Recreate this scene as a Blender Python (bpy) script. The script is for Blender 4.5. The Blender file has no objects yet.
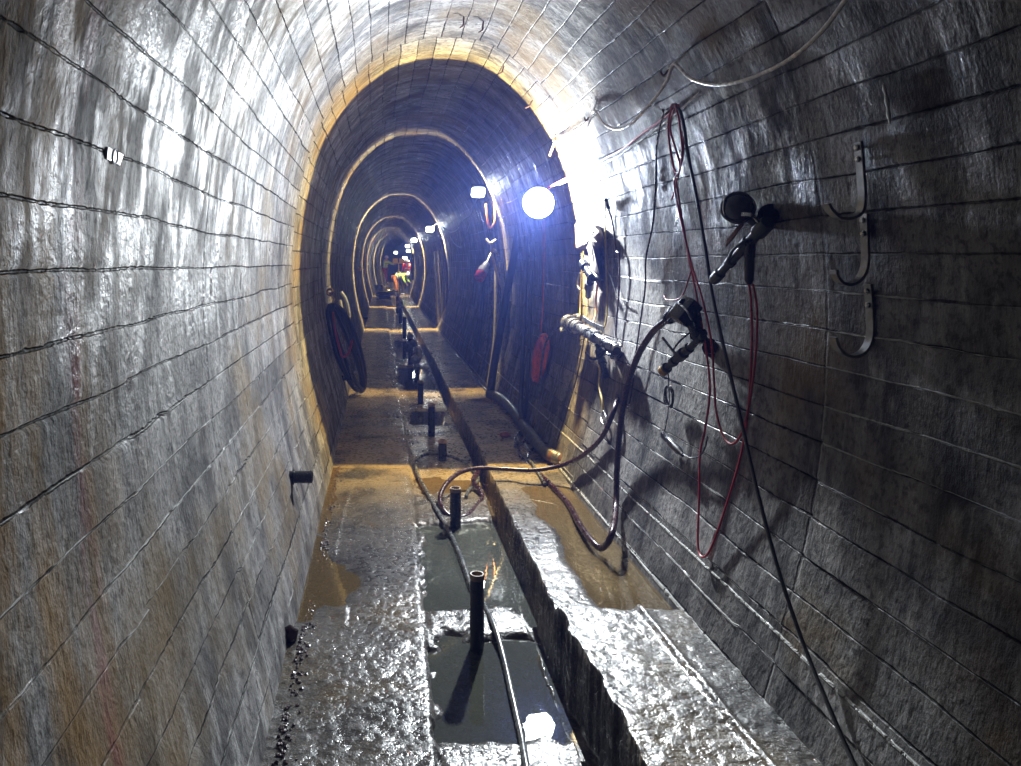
import bpy, bmesh, math, random
import numpy as np
from mathutils import Vector, Matrix

random.seed(7)
rng = np.random.default_rng(11)
C = bpy.context.scene.collection
PI = math.pi

# ------------------------------------------------------------------ camera model
W_, H_ = 1021.0, 766.0
F = 740.0                      # focal length in pixels
VX, VY = 380.0, 262.0          # where the tunnel axis meets the picture
CAMZ = 1.6
R1 = 124.5                     # pixels per metre at the first lamp
Y1 = F / R1

scene = bpy.context.scene
cam_data = bpy.data.cameras.new('camera')
cam_data.sensor_fit = 'HORIZONTAL'
cam_data.sensor_width = 36.0
cam_data.lens = F / W_ * 36.0
cam_data.shift_x = (W_ / 2 - VX) / W_
cam_data.shift_y = -(H_ / 2 - VY) / W_
cam_data.clip_start = 0.05
cam_data.clip_end = 200
cam = bpy.data.objects.new('camera', cam_data)
C.objects.link(cam)
cam.location = (0, 0, CAMZ)
cam.rotation_euler = (PI / 2, 0, 0)
scene.camera = cam

scene.view_settings.view_transform = 'Standard'
scene.view_settings.look = 'None'
scene.view_settings.gamma = 1.0
scene.view_settings.use_curve_mapping = False
scene.view_settings.exposure = 0.75
try:
    scene.cycles.use_denoising = True
    scene.cycles.max_bounces = 7
    scene.cycles.diffuse_bounces = 4
    scene.cycles.glossy_bounces = 3
    scene.cycles.transmission_bounces = 3
    scene.cycles.transparent_max_bounces = 6
    scene.cycles.volume_bounces = 0
    scene.cycles.sample_clamp_indirect = 6.0
    scene.cycles.sample_clamp_direct = 0.0
    scene.cycles.caustics_reflective = False
    scene.cycles.caustics_refractive = False
except Exception:
    pass


# ------------------------------------------------------------------ tunnel section
SEC_PX = [(340, 484), (336, 472), (333, 459), (330, 443), (320, 408), (311, 368), (305, 329),
          (301.8, 289), (302, 252), (306, 212), (315, 172), (326, 141), (342, 115), (366, 89),
          (396, 69.5), (425, 62.5), (456, 62.3), (484, 70), (511, 90.5), (534, 117), (552, 147),
          (566, 184), (574, 223), (578.5, 262), (579.5, 300), (577, 340), (571, 378),
          (563, 412), (553, 448), (546, 470), (542, 484)]


def catmull(pts, n):
    """n samples per span through pts (any dimension)"""
    P = [np.array(p, float) for p in pts]
    out = []
    for i in range(len(P) - 1):
        p0 = P[i - 1] if i > 0 else 2 * P[0] - P[1]
        p1, p2 = P[i], P[i + 1]
        p3 = P[i + 2] if i + 2 < len(P) else 2 * P[-1] - P[-2]
        for k in range(n):
            t = k / n
            out.append(0.5 * ((2 * p1) + (-p0 + p2) * t + (2 * p0 - 5 * p1 + 4 * p2 - p3) * t * t
                              + (-p0 + 3 * p1 - 3 * p2 + p3) * t ** 3))
    out.append(P[-1])
    return np.array(out)


def resample(pts, step):
    d = np.linalg.norm(np.diff(pts, axis=0), axis=1)
    s = np.concatenate([[0], np.cumsum(d)])
    n = max(2, int(round(s[-1] / step)))
    t = np.linspace(0, s[-1], n + 1)
    return np.stack([np.interp(t, s, pts[:, k]) for k in range(pts.shape[1])], 1)


sec = np.array([((x - VX) / R1, CAMZ + (VY - y) / R1) for x, y in SEC_PX])
sec = resample(catmull(sec, 8), 0.0125)
for _ in range(60):            # soften the traced outline
    sec[1:-1] = 0.5 * sec[1:-1] + 0.25 * (sec[:-2] + sec[2:])
sec = resample(sec, 0.0125)
seg = np.linalg.norm(np.diff(sec, axis=0), axis=1)
sec_s = np.concatenate([[0], np.cumsum(seg)])
crown = int(np.argmax(sec[:, 1]))
sec_s = sec_s - sec_s[crown]
sec_ang = np.arctan2(sec[:, 1] - CAMZ, sec[:, 0])
sec_ang = np.where(sec_ang < -PI / 2, sec_ang + 2 * PI, sec_ang)      # left bottom -> > pi
sec_r = np.hypot(sec[:, 0], sec[:, 1] - CAMZ)
_o = np.argsort(sec_ang)
ANG, RAD = sec_ang[_o], sec_r[_o]


def bend(y):
    """the far end of the tunnel drifts to the right"""
    return 0.0017 * np.maximum(0.0, np.asarray(y, float) - 30.0) ** 2


def wallpt(px, py, inset=0.0):
    """where the line of sight through a point of the photograph meets the lining"""
    dx, dz = px - VX, VY - py
    a = math.atan2(dz, dx)
    if a < -PI / 2:
        a += 2 * PI
    r = float(np.interp(a, ANG, RAD)) - inset
    y = F * r / math.hypot(dx, dz)
    return Vector((r * math.cos(a), y, CAMZ + r * math.sin(a)))


def floorpt(px, py, z=0.0):
    y = F * (CAMZ - z) / (py - VY)
    return Vector(((px - VX) * y / F, y, z))


def at(px, py, y):
    return Vector(((px - VX) * y / F, y, CAMZ + (VY - py) * y / F))


def section_at(z, side):
    """x of the lining at height z"""
    m = sec[:crown + 1] if side < 0 else sec[crown:][::-1]
    return float(np.interp(z, m[:, 1], m[:, 0]))


# ------------------------------------------------------------------ materials
def nmat(name):
    m = bpy.data.materials.new(name)
    m.use_nodes = True
    m.node_tree.nodes.clear()
    return m, m.node_tree.nodes, m.node_tree.links


class G:
    """tiny node builder"""
    def __init__(self, m):
        self.N, self.L = m.node_tree.nodes, m.node_tree.links

    def n(self, typ, **kw):
        x = self.N.new(typ)
        for k, v in kw.items():
            setattr(x, k, v)
        return x

    def put(self, sock, v):
        if isinstance(v, bpy.types.NodeSocket):
            self.L.new(v, sock)
        else:
            sock.default_value = v

    def math(self, op, a, b=0.0, c=0.0, clamp=False):
        x = self.n('ShaderNodeMath', operation=op, use_clamp=clamp)
        self.put(x.inputs[0], a)
        self.put(x.inputs[1], b)
        if len(x.inputs) > 2:
            self.put(x.inputs[2], c)
        return x.outputs[0]

    def comb(self, x=0.0, y=0.0, z=0.0):
        k = self.n('ShaderNodeCombineXYZ')
        self.put(k.inputs[0], x); self.put(k.inputs[1], y); self.put(k.inputs[2], z)
        return k.outputs[0]

    def noise(self, vec, scale, detail=3.0, rough=0.55, dist=0.0):
        k = self.n('ShaderNodeTexNoise')
        self.put(k.inputs['Vector'], vec)
        k.inputs['Scale'].default_value = scale
        k.inputs['Detail'].default_value = detail
        k.inputs['Roughness'].default_value = rough
        k.inputs['Distortion'].default_value = dist
        return k.outputs['Fac']

    def white(self, vec):
        k = self.n('ShaderNodeTexWhiteNoise', noise_dimensions='3D')
        self.put(k.inputs['Vector'], vec)
        return k.outputs['Value']

    def map(self, v, a, b, c=0.0, d=1.0, smooth=True):
        k = self.n('ShaderNodeMapRange', interpolation_type='SMOOTHSTEP' if smooth else 'LINEAR')
        self.put(k.inputs['Value'], v)
        k.inputs['From Min'].default_value = a; k.inputs['From Max'].default_value = b
        k.inputs['To Min'].default_value = c; k.inputs['To Max'].default_value = d
        return k.outputs['Result']

    def mix(self, f, a, b, blend='MIX'):
        k = self.n('ShaderNodeMix', data_type='RGBA', blend_type=blend)
        self.put(k.inputs[0], f)
        self.put(k.inputs[6], a if isinstance(a, bpy.types.NodeSocket) else (*a, 1))
        self.put(k.inputs[7], b if isinstance(b, bpy.types.NodeSocket) else (*b, 1))
        return k.outputs[2]

    def out(self, surf, disp=None):
        o = self.n('ShaderNodeOutputMaterial')
        self.L.new(surf, o.inputs['Surface'])
        if disp is not None:
            self.L.new(disp, o.inputs['Displacement'])

    def bsdf(self, color, rough, metallic=0.0, spec=0.5, coat=0.0, coat_rough=0.1, normal=None):
        b = self.n('ShaderNodeBsdfPrincipled')
        self.put(b.inputs['Base Color'], color if isinstance(color, bpy.types.NodeSocket) else (*color, 1))
        self.put(b.inputs['Roughness'], rough)
        self.put(b.inputs['Metallic'], metallic)
        self.put(b.inputs['Specular IOR Level'], spec)
        self.put(b.inputs['Coat Weight'], coat)
        b.inputs['Coat Roughness'].default_value = coat_rough
        if normal is not None:
            self.put(b.inputs['Normal'], normal)
            self.put(b.inputs['Coat Normal'], normal)
        return b.outputs[0]


PLANK, PANEL = 0.135, 2.65
_r = slice(crown, None)
S_LIME = float(np.interp(-0.26, -sec[_r, 1], sec_s[_r]))      # long limy joint low on the right wall
S_FOOT = float(np.interp(-0.03, -sec[_r, 1], sec_s[_r]))


def mat_lining():
    m, _, _ = nmat('wet_board_marked_concrete')
    g = G(m)
    uv = g.n('ShaderNodeUVMap'); uv.uv_map = 'UVMap'
    sep = g.n('ShaderNodeSeparateXYZ')
    g.L.new(uv.outputs[0], sep.inputs[0])
    s, v = sep.outputs[0], sep.outputs[1]
    k = g.math('FLOOR', g.math('DIVIDE', v, PANEL))
    hk = g.white(g.comb(k, 3.7, 1.1))
    wav = g.math('MULTIPLY', g.math('SUBTRACT', g.noise(g.comb(g.math('MULTIPLY', s, 4.0), v, 0), 1.3, 2), 0.5), 0.28)
    sp = g.math('ADD', g.math('ADD', g.math('DIVIDE', s, PLANK), g.math('MULTIPLY', hk, 0.6)), wav)
    pid = g.math('FLOOR', sp)
    fr = g.math('FRACT', sp)
    dj = g.math('MULTIPLY', g.math('MINIMUM', fr, g.math('SUBTRACT', 1.0, fr)), PLANK)
    # ragged joints
    rag = g.noise(g.comb(g.math('MULTIPLY', s, 30.0), g.math('MULTIPLY', v, 30.0), 0), 1.0, 3)
    dj2 = g.math('ADD', dj, g.math('MULTIPLY', g.math('SUBTRACT', rag, 0.5), 0.010))
    groove = g.map(dj2, 0.0010, 0.0048, 1.0, 0.0)
    brk = g.map(g.noise(g.comb(g.math('MULTIPLY', s, 1.2), g.math('MULTIPLY', v, 1.6), 4.0), 1.0, 2), 0.30, 0.52)
    groove = g.math('MULTIPLY', groove, g.math('ADD', 0.25, g.math('MULTIPLY', brk, 0.75)))
    fv = g.math('FRACT', g.math('DIVIDE', v, PANEL))
    dv = g.math('MULTIPLY', g.math('MINIMUM', fv, g.math('SUBTRACT', 1.0, fv)), PANEL)
    seam = g.map(g.math('ADD', dv, g.math('MULTIPLY', g.math('SUBTRACT', rag, 0.5), 0.02)), 0.002, 0.012, 1.0, 0.0)
    tone = g.white(g.comb(pid, k, 0.5))
    tone2 = g.white(g.comb(pid, k, 9.5))
    # water runs: fine along the tunnel, long around the section
    run = g.noise(g.comb(g.math('MULTIPLY', s, 4.5), g.math('MULTIPLY', v, 20.0), 0), 1.0, 5, 0.62)
    runb = g.noise(g.comb(g.math('MULTIPLY', s, 2.2), g.math('MULTIPLY', v, 4.2), 2), 1.0, 4, 0.6)
    fine = g.noise(g.comb(g.math('MULTIPLY', s, 30.0), g.math('MULTIPLY', v, 75.0), 0), 1.0, 4, 0.65)
    patch = g.noise(g.comb(s, v, 7.0), 1.5, 4, 0.55)
    speck = g.noise(g.comb(s, v, 1.0), 30.0, 4, 0.7)
    blot = g.noise(g.comb(g.math('MULTIPLY', s, 3.2), g.math('MULTIPLY', v, 4.5), 15.0), 1.0, 4, 0.62)
    col = g.mix(g.map(runb, 0.34, 0.64), (0.075, 0.074, 0.078), (0.30, 0.29, 0.285))
    col = g.mix(g.math('MULTIPLY', g.math('MULTIPLY', g.map(run, 0.42, 0.68), g.map(blot, 0.42, 0.60)), 0.5), col, (0.50, 0.495, 0.485))
    col = g.mix(g.math('MULTIPLY', g.map(speck, 0.46, 0.64), 0.7), col, (0.05, 0.05, 0.052))
    col = g.mix(g.math('MULTIPLY', g.map(fine, 0.5, 0.72), 0.40), col, (0.055, 0.055, 0.06))
    tn = g.math('ADD', 0.72, g.math('MULTIPLY', tone, 0.5))
    col = g.mix(1.0, col, g.comb(tn, tn, tn), 'MULTIPLY')
    # ochre and rust stains with a shape of their own
    och = g.math('MULTIPLY', g.map(patch, 0.48, 0.70), 0.65)
    col = g.mix(och, col, (0.20, 0.14, 0.07))
    leftm = g.math('LESS_THAN', s, -0.6)
    near = g.math('MULTIPLY', leftm, g.map(v, 1.15, 2.0, 1.0, 0.0))
    rust_n = g.map(g.noise(g.comb(g.math('MULTIPLY', s, 1.4), g.math('MULTIPLY', v, 7.0), 11), 1.0, 4), 0.38, 0.62)
    col = g.mix(g.math('MULTIPLY', g.math('MULTIPLY', near, rust_n), 0.85), col, (0.27, 0.16, 0.055))
    dr = g.math('ABSOLUTE', g.math('SUBTRACT', g.math('ADD', v, g.math('MULTIPLY', g.math('SUBTRACT', patch, 0.5), 0.16)), 1.50))
    red = g.math('MULTIPLY', g.math('MULTIPLY', leftm, g.map(dr, 0.01, 0.06, 1.0, 0.0)), g.map(run, 0.40, 0.62))
    col = g.mix(g.math('MULTIPLY', red, 0.6), col, (0.22, 0.07, 0.08))
    dirt = g.math('MAXIMUM', groove, g.math('MULTIPLY', g.math('MULTIPLY', seam, brk), 0.5))
    low = g.map(s, 2.0, 2.3)                       # lime-filled joints near the foot of the wall
    lime = g.math('MULTIPLY', low, g.math('GREATER_THAN', tone2, 0.72))
    lowl = g.math('MULTIPLY', g.map(s, -2.6, -2.1, 1.0, 0.0), g.math('GREATER_THAN', tone2, 0.6))
    lime = g.math('MAXIMUM', lime, lowl)
    lime = g.math('MULTIPLY', lime, g.map(g.noise(g.comb(v, pid, 5), 2.2, 3), 0.42, 0.55))
    lw = g.math('ADD', s, g.math('MULTIPLY', g.math('SUBTRACT', patch, 0.5), 0.03))
    l1_ = g.map(g.math('ABSOLUTE', g.math('SUBTRACT', lw, S_LIME)), 0.003, 0.008, 1.0, 0.0)
    l2_ = g.map(g.math('ABSOLUTE', g.math('SUBTRACT', lw, S_FOOT)), 0.004, 0.014, 1.0, 0.0)
    lline = g.math('MULTIPLY', g.math('MAXIMUM', l1_, l2_), g.map(rag, 0.38, 0.5))
    col = g.mix(lline, col, (0.62, 0.62, 0.60))
    jc = g.mix(lime, (0.02, 0.018, 0.018), (0.55, 0.55, 0.53))
    col = g.mix(g.math('MULTIPLY', dirt, g.math('SUBTRACT', 1.0, lline)), col, jc)
    rough = g.map(g.noise(g.comb(g.math('MULTIPLY', s, 3.0), g.math('MULTIPLY', v, 9.0), 3), 1.0, 3), 0.35, 0.65, 0.34, 0.62)
    wet = g.map(g.math('ADD', g.math('MULTIPLY', run, 0.45), g.math('MULTIPLY', blot, 0.65)), 0.52, 0.68)
    rough = g.math('SUBTRACT', g.math('ADD', rough, 0.12), g.math('MULTIPLY', wet, 0.28))
    col = g.mix(1.0, col, (0.70, 0.70, 0.70), 'MULTIPLY')
    surf = g.bsdf(col, rough, spec=g.math('ADD', 0.06, g.math('MULTIPLY', wet, 0.17)))
    # relief
    h = g.math('MULTIPLY', g.math('SUBTRACT', tone, 0.5), 0.007)
    sgn = g.math('SUBTRACT', g.math('MULTIPLY', lime, 1.9), 1.0)
    h = g.math('ADD', h, g.math('MULTIPLY', g.math('MULTIPLY', groove, sgn), 0.010))
    h = g.math('ADD', h, g.math('MULTIPLY', g.math('MULTIPLY', seam, brk), -0.003))
    h = g.math('ADD', h, g.math('MULTIPLY', g.math('SUBTRACT', run, 0.5), 0.0025))
    h = g.math('ADD', h, g.math('MULTIPLY', g.math('SUBTRACT', fine, 0.5), 0.0035))
    h = g.math('ADD', h, g.math('MULTIPLY', g.math('SUBTRACT', rag, 0.5), 0.0040))
    h = g.math('ADD', h, g.math('MULTIPLY', g.math('SUBTRACT', speck, 0.5), 0.0034))
    h = g.math('ADD', h, g.math('MULTIPLY', lline, 0.006))
    h = g.math('ADD', h, g.math('MULTIPLY', g.math('SUBTRACT', patch, 0.5), 0.016))
    d = g.n('ShaderNodeDisplacement')
    d.inputs['Midlevel'].default_value = 0.0
    d.inputs['Scale'].default_value = 1.0
    g.L.new(h, d.inputs['Height'])
    g.out(surf, d.outputs[0])
    m.displacement_method = 'BOTH'
    return m


def mat_floor():
    m, _, _ = nmat('wet_rough_concrete_floor')
    g = G(m)
    tc = g.n('ShaderNodeTexCoord')
    p = tc.outputs['Object']
    sep = g.n('ShaderNodeSeparateXYZ')
    g.L.new(p, sep.inputs[0])
    x, y = sep.outputs[0], sep.outputs[1]
    n1 = g.noise(p, 2.2, 4)
    n2 = g.noise(p, 14.0, 5, 0.6)
    n3 = g.noise(p, 36.0, 3, 0.6)
    across = g.noise(g.comb(g.math('MULTIPLY', x, 5.0), g.math('MULTIPLY', y, 22.0), 0), 1.0, 4, 0.6)
    col = g.mix(g.map(n1, 0.35, 0.65), (0.075, 0.072, 0.07), (0.18, 0.165, 0.15))
    col = g.mix(g.math('MULTIPLY', g.map(n2, 0.45, 0.7), 0.6), col, (0.26, 0.25, 0.245))
    col = g.mix(g.math('MULTIPLY', g.map(across, 0.52, 0.7), 0.5), col, (0.05, 0.048, 0.05))
    mud = g.math('MULTIPLY', g.map(g.noise(p, 1.4, 3, 0.5, 0.4), 0.48, 0.66), 0.7)
    col = g.mix(mud, col, (0.25, 0.18, 0.09))
    rough = g.map(n3, 0.35, 0.65, 0.14, 0.50)
    col = g.mix(g.math('MULTIPLY', g.map(n3, 0.46, 0.62), 0.6), col, (0.03, 0.029, 0.03))
    col = g.mix(1.0, col, (0.42, 0.42, 0.42), 'MULTIPLY')
    tan = g.math('MULTIPLY', g.map(y, 4.3, 6.0), g.map(g.noise(p, 3.5, 4), 0.30, 0.60))
    col = g.mix(g.math('MULTIPLY', tan, 0.85), col, (0.30, 0.235, 0.15))
    b = g.n('ShaderNodeBump')
    b.inputs['Strength'].default_value = 0.9
    b.inputs['Distance'].default_value = 0.010
    hh = g.math('ADD', g.math('MULTIPLY', n3, 0.8), g.math('ADD', g.math('MULTIPLY', n2, 0.7), g.math('MULTIPLY', across, 0.6)))
    smoothz = g.map(y, 4.0, 6.2, 1.0, 0.22)
    g.L.new(g.math('MULTIPLY', hh, smoothz), b.inputs['Height'])
    g.out(g.bsdf(col, rough, spec=0.4, coat=g.map(n1, 0.42, 0.6, 0.05, 0.45), coat_rough=0.12, normal=b.outputs[0]))
    return m


def mat_water(name, tint, silt, rough=0.012):
    m, _, _ = nmat(name)
    g = G(m)
    fr = g.n('ShaderNodeFresnel'); fr.inputs['IOR'].default_value = 1.36
    tc = g.n('ShaderNodeTexCoord')
    b = g.n('ShaderNodeBump'); b.inputs['Strength'].default_value = 0.08; b.inputs['Distance'].default_value = 0.01
    g.L.new(g.noise(tc.outputs['Object'], 5.0, 2), b.inputs['Height'])
    gl = g.n('ShaderNodeBsdfGlossy'); gl.inputs['Roughness'].default_value = rough
    gl.inputs['Color'].default_value = (1, 1, 1, 1)
    g.L.new(b.outputs[0], gl.inputs['Normal'])
    g.L.new(b.outputs[0], fr.inputs['Normal'])
    tr = g.n('ShaderNodeBsdfTransparent'); tr.inputs[0].default_value = (*tint, 1)
    df = g.n('ShaderNodeBsdfDiffuse'); df.inputs[0].default_value = (*silt, 1)
    ms = g.n('ShaderNodeMixShader'); ms.inputs[0].default_value = 0.45
    g.L.new(tr.outputs[0], ms.inputs[1]); g.L.new(df.outputs[0], ms.inputs[2])
    mx = g.n('ShaderNodeMixShader')
    g.L.new(fr.outputs[0], mx.inputs[0]); g.L.new(ms.outputs[0], mx.inputs[1]); g.L.new(gl.outputs[0], mx.inputs[2])
    g.out(mx.outputs[0])
    return m


def mat_plain(name, col, rough=0.4, metal=0.0, spec=0.5, var=0.35, scale=30.0, bump=0.0, dirt=None):
    m, _, _ = nmat(name)
    g = G(m)
    tc = g.n('ShaderNodeTexCoord')
    n = g.noise(tc.outputs['Object'], scale, 4)
    dk = tuple(c * (1 - var) for c in col) if dirt is None else dirt
    c = g.mix(g.map(n, 0.35, 0.65), dk, col)
    r = g.map(n, 0.3, 0.7, max(0.03, rough - 0.08), min(1, rough + 0.1))
    nor = None
    if bump:
        b = g.n('ShaderNodeBump'); b.inputs['Strength'].default_value = bump; b.inputs['Distance'].default_value = 0.004
        g.L.new(n, b.inputs['Height']); nor = b.outputs[0]
    g.out(g.bsdf(c, r, metal, spec, normal=nor))
    return m


def mat_emit(name, col, strength):
    m, _, _ = nmat(name)
    g = G(m)
    e = g.n('ShaderNodeEmission')
    e.inputs[0].default_value = (*col, 1)
    e.inputs[1].default_value = strength
    g.out(e.outputs[0])
    return m


M = {}
M['lining'] = mat_lining()
M['floor'] = mat_floor()
M['water'] = mat_water('clear_puddle_water', (0.66, 0.67, 0.62), (0.10, 0.105, 0.085))
M['muddy'] = mat_water('muddy_puddle_water', (0.84, 0.74, 0.55), (0.15, 0.105, 0.05))
M['black_rubber'] = mat_plain('black_rubber', (0.018, 0.018, 0.02), 0.35)
M['maroon_rubber'] = mat_plain('maroon_rubber', (0.030, 0.009, 0.012), 0.28)
M['grey_rubber'] = mat_plain('grey_wet_cable', (0.10, 0.105, 0.11), 0.25)
M['pale_hose'] = mat_plain('pale_grey_hose', (0.36, 0.37, 0.38), 0.4)
M['red_cable'] = mat_plain('red_cable_sheath', (0.42, 0.035, 0.05), 0.35)
M['white_cable'] = mat_plain('white_cable_sheath', (0.80, 0.76, 0.76), 0.22)
M['orange'] = mat_plain('orange_plastic', (0.75, 0.24, 0.03), 0.4)
M['orange_cord'] = mat_plain('orange_red_cord', (0.85, 0.15, 0.04), 0.55)
M['yellow_cord'] = mat_plain('yellow_cord', (0.45, 0.32, 0.06), 0.5)
M['dark_metal'] = mat_plain('dark_painted_steel', (0.03, 0.033, 0.036), 0.3, 0.6)
M['steel'] = mat_plain('scuffed_steel', (0.42, 0.43, 0.44), 0.28, 0.9)
M['galv'] = mat_plain('dull_galvanised_steel', (0.22, 0.23, 0.24), 0.38, 0.8)
M['brass'] = mat_plain('tarnished_brass', (0.35, 0.22, 0.07), 0.32, 0.8)
M['olive'] = mat_plain('olive_metal', (0.05, 0.055, 0.045), 0.45, 0.3)
M['rust'] = mat_plain('rusty_iron', (0.13, 0.06, 0.035), 0.7, 0.2, scale=60, bump=0.5)
M['post'] = mat_plain('dark_plastic_pipe', (0.016, 0.02, 0.022), 0.3, bump=0.1)
M['post_end'] = mat_plain('muddy_pipe_end', (0.30, 0.21, 0.13), 0.6)
M['white_plate'] = mat_plain('white_plastic_plate', (0.68, 0.68, 0.72), 0.5, var=0.1)
M['grey_mark'] = mat_plain('grey_print', (0.55, 0.55, 0.6), 0.5, var=0.1)
M['lime'] = mat_plain('white_lime', (0.7, 0.7, 0.68), 0.35, var=0.2, bump=0.5)
M['stone'] = mat_plain('dark_wet_stone', (0.07, 0.045, 0.05), 0.3, bump=0.8)
M['red_stone'] = mat_plain('reddish_stone', (0.24, 0.07, 0.05), 0.5, bump=0.6)
M['cast_shadow'] = mat_plain('brown_grey_shadow', (0.17, 0.13, 0.11), 0.85, bump=0.3)  # shadow tone for the raised shape below the nearest lamp
M['skin'] = mat_plain('skin', (0.55, 0.34, 0.25), 0.5, var=0.1)
M['hivis'] = mat_plain('yellow_green_hi_vis_fabric', (0.55, 0.80, 0.10), 0.7, var=0.15)
M['hivis_red'] = mat_plain('red_hi_vis_fabric', (0.85, 0.05, 0.03), 0.7, var=0.15)
M['red_trousers'] = mat_plain('red_work_trousers', (0.45, 0.04, 0.06), 0.7)
M['orange_trousers'] = mat_plain('orange_work_trousers', (0.70, 0.22, 0.03), 0.7)
M['dark_trousers'] = mat_plain('dark_work_trousers', (0.10, 0.07, 0.06), 0.7)
M['helmet_white'] = mat_plain('white_helmet_plastic', (0.75, 0.75, 0.75), 0.3, var=0.05)
M['boot'] = mat_plain('black_boot', (0.02, 0.02, 0.02), 0.4)
M['reflect'] = mat_plain('silver_reflective_tape', (0.8, 0.8, 0.8), 0.3, 0.3, var=0.1)
M['yellow_paint'] = mat_plain('yellow_paint', (0.90, 0.60, 0.05), 0.4)
M['red_plastic'] = mat_plain('red_plastic', (0.65, 0.04, 0.04), 0.35)
M['grey_plastic'] = mat_plain('grey_plastic', (0.40, 0.42, 0.46), 0.4)
M['film'] = mat_plain('clear_crumpled_plastic', (0.30, 0.33, 0.36), 0.10, 0.3, spec=0.9, scale=14, bump=0.9)
M['glass'] = mat_plain('dark_gauge_glass', (0.05, 0.05, 0.055), 0.05, 0.0, spec=0.9)


# ------------------------------------------------------------------ mesh helpers
class MB:
    def __init__(self):
        self.v, self.f = [], []

    def add(self, v, f):
        o = len(self.v)
        self.v += [tuple(p) for p in v]
        self.f += [tuple(i + o for i in q) for q in f]
        return self

    def tube(self, pts, r, n=10, spans=6, closed=False, radii=None, smooth=True):
        P = [Vector(p) for p in pts]
        if smooth and len(P) > 2:
            q = catmull([tuple(p) for p in (P + [P[0]] if closed else P)], spans)
            if closed:
                q = q[:-1]
        else:
            q = np.array([tuple(p) for p in P])
        m = len(q)
        rr = [r] * m if radii is None else list(np.interp(np.linspace(0, 1, m), np.linspace(0, 1, len(radii)), radii))
        q = [Vector(p) for p in q]
        T = []
        for i in range(m):
            a = q[i - 1] if (i > 0 or closed) else q[0]
            b = q[(i + 1) % m] if (i < m - 1 or closed) else q[-1]
            t = (b - a)
            T.append(t.normalized() if t.length > 1e-9 else Vector((0, 0, 1)))
        ref = Vector((0, 0, 1)) if abs(T[0].z) < 0.9 else Vector((1, 0, 0))
        nrm = (ref - T[0] * ref.dot(T[0])).normalized()
        v, f = [], []
        for i in range(m):
            nrm = (nrm - T[i] * nrm.dot(T[i]))
            if nrm.length < 1e-6:
                nrm = T[i].orthogonal()
            nrm.normalize()
            bi = T[i].cross(nrm)
            for k in range(n):
                a = 2 * PI * k / n
                v.append(q[i] + (nrm * math.cos(a) + bi * math.sin(a)) * rr[i])
        for i in range(m if closed else m - 1):
            j = (i + 1) % m
            for k in range(n):
                l = (k + 1) % n
                f.append((i * n + k, i * n + l, j * n + l, j * n + k))
        if not closed:
            f.append(tuple(range(n - 1, -1, -1)))
            f.append(tuple((m - 1) * n + k for k in range(n)))
        return self.add(v, f)

    def lathe(self, p0, p1, prof, n=20):
        """profile [(t along p0->p1 in metres, radius)], closed at both ends"""
        p0, p1 = Vector(p0), Vector(p1)
        ax = (p1 - p0).normalized()
        u = ax.orthogonal().normalized(); w = ax.cross(u)
        v, f = [], []
        for t, r in prof:
            for k in range(n):
                a = 2 * PI * k / n
                v.append(p0 + ax * t + (u * math.cos(a) + w * math.sin(a)) * max(r, 1e-4))
        for i in range(len(prof) - 1):
            for k in range(n):
                l = (k + 1) % n
                f.append((i * n + k, i * n + l, (i + 1) * n + l, (i + 1) * n + k))
        f.append(tuple(range(n - 1, -1, -1)))
        f.append(tuple((len(prof) - 1) * n + k for k in range(n)))
        return self.add(v, f)

    def box(self, c, sx, sy, sz, rot=None, bev=0.12):
        """bevelled box: chamfered on all edges"""
        bm = bmesh.new()
        bmesh.ops.create_cube(bm, size=1.0)
        for q in bm.verts:
            q.co = Vector((q.co.x * sx, q.co.y * sy, q.co.z * sz))
        b = min(sx, sy, sz) * bev
        bmesh.ops.bevel(bm, geom=list(bm.edges), offset=b, segments=2, affect='EDGES', profile=0.6)
        R = rot if rot is not None else Matrix.Identity(3)
        bm.verts.index_update()
        v = [Vector(c) + R @ q.co for q in bm.verts]
        f = [[q.index for q in fc.verts] for fc in bm.faces]
        bm.free()
        return self.add(v, f)

    def ball(self, c, sx, sy, sz, rot=None, jit=0.0, sub=2):
        bm = bmesh.new()
        bmesh.ops.create_icosphere(bm, subdivisions=sub, radius=1.0)
        R = rot if rot is not None else Matrix.Identity(3)
        bm.verts.index_update()
        v = []
        for q in bm.verts:
            k = 1 + random.uniform(-jit, jit)
            v.append(Vector(c) + R @ Vector((q.co.x * sx * k, q.co.y * sy * k, q.co.z * sz * k)))
        f = [[q.index for q in fc.verts] for fc in bm.faces]
        bm.free()
        return self.add(v, f)

    def strip(self, pts, side, wid, th, spans=6):
        """flat bar swept along pts; width along the fixed direction `side`"""
        q = [Vector(p) for p in catmull([tuple(p) for p in pts], spans)]
        s = Vector(side).normalized()
        v, f = [], []
        for i, p in enumerate(q):
            t = (q[min(i + 1, len(q) - 1)] - q[max(i - 1, 0)]).normalized()
            nn = t.cross(s).normalized()
            for a, b in ((-1, -1), (1, -1), (1, 1), (-1, 1)):
                v.append(p + s * a * wid / 2 + nn * b * th / 2)
        for i in range(len(q) - 1):
            for k in range(4):
                l = (k + 1) % 4
                f.append((i * 4 + k, i * 4 + l, (i + 1) * 4 + l, (i + 1) * 4 + k))
        f.append((3, 2, 1, 0)); e = (len(q) - 1) * 4
        f.append((e, e + 1, e + 2, e + 3))
        return self.add(v, f)

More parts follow.
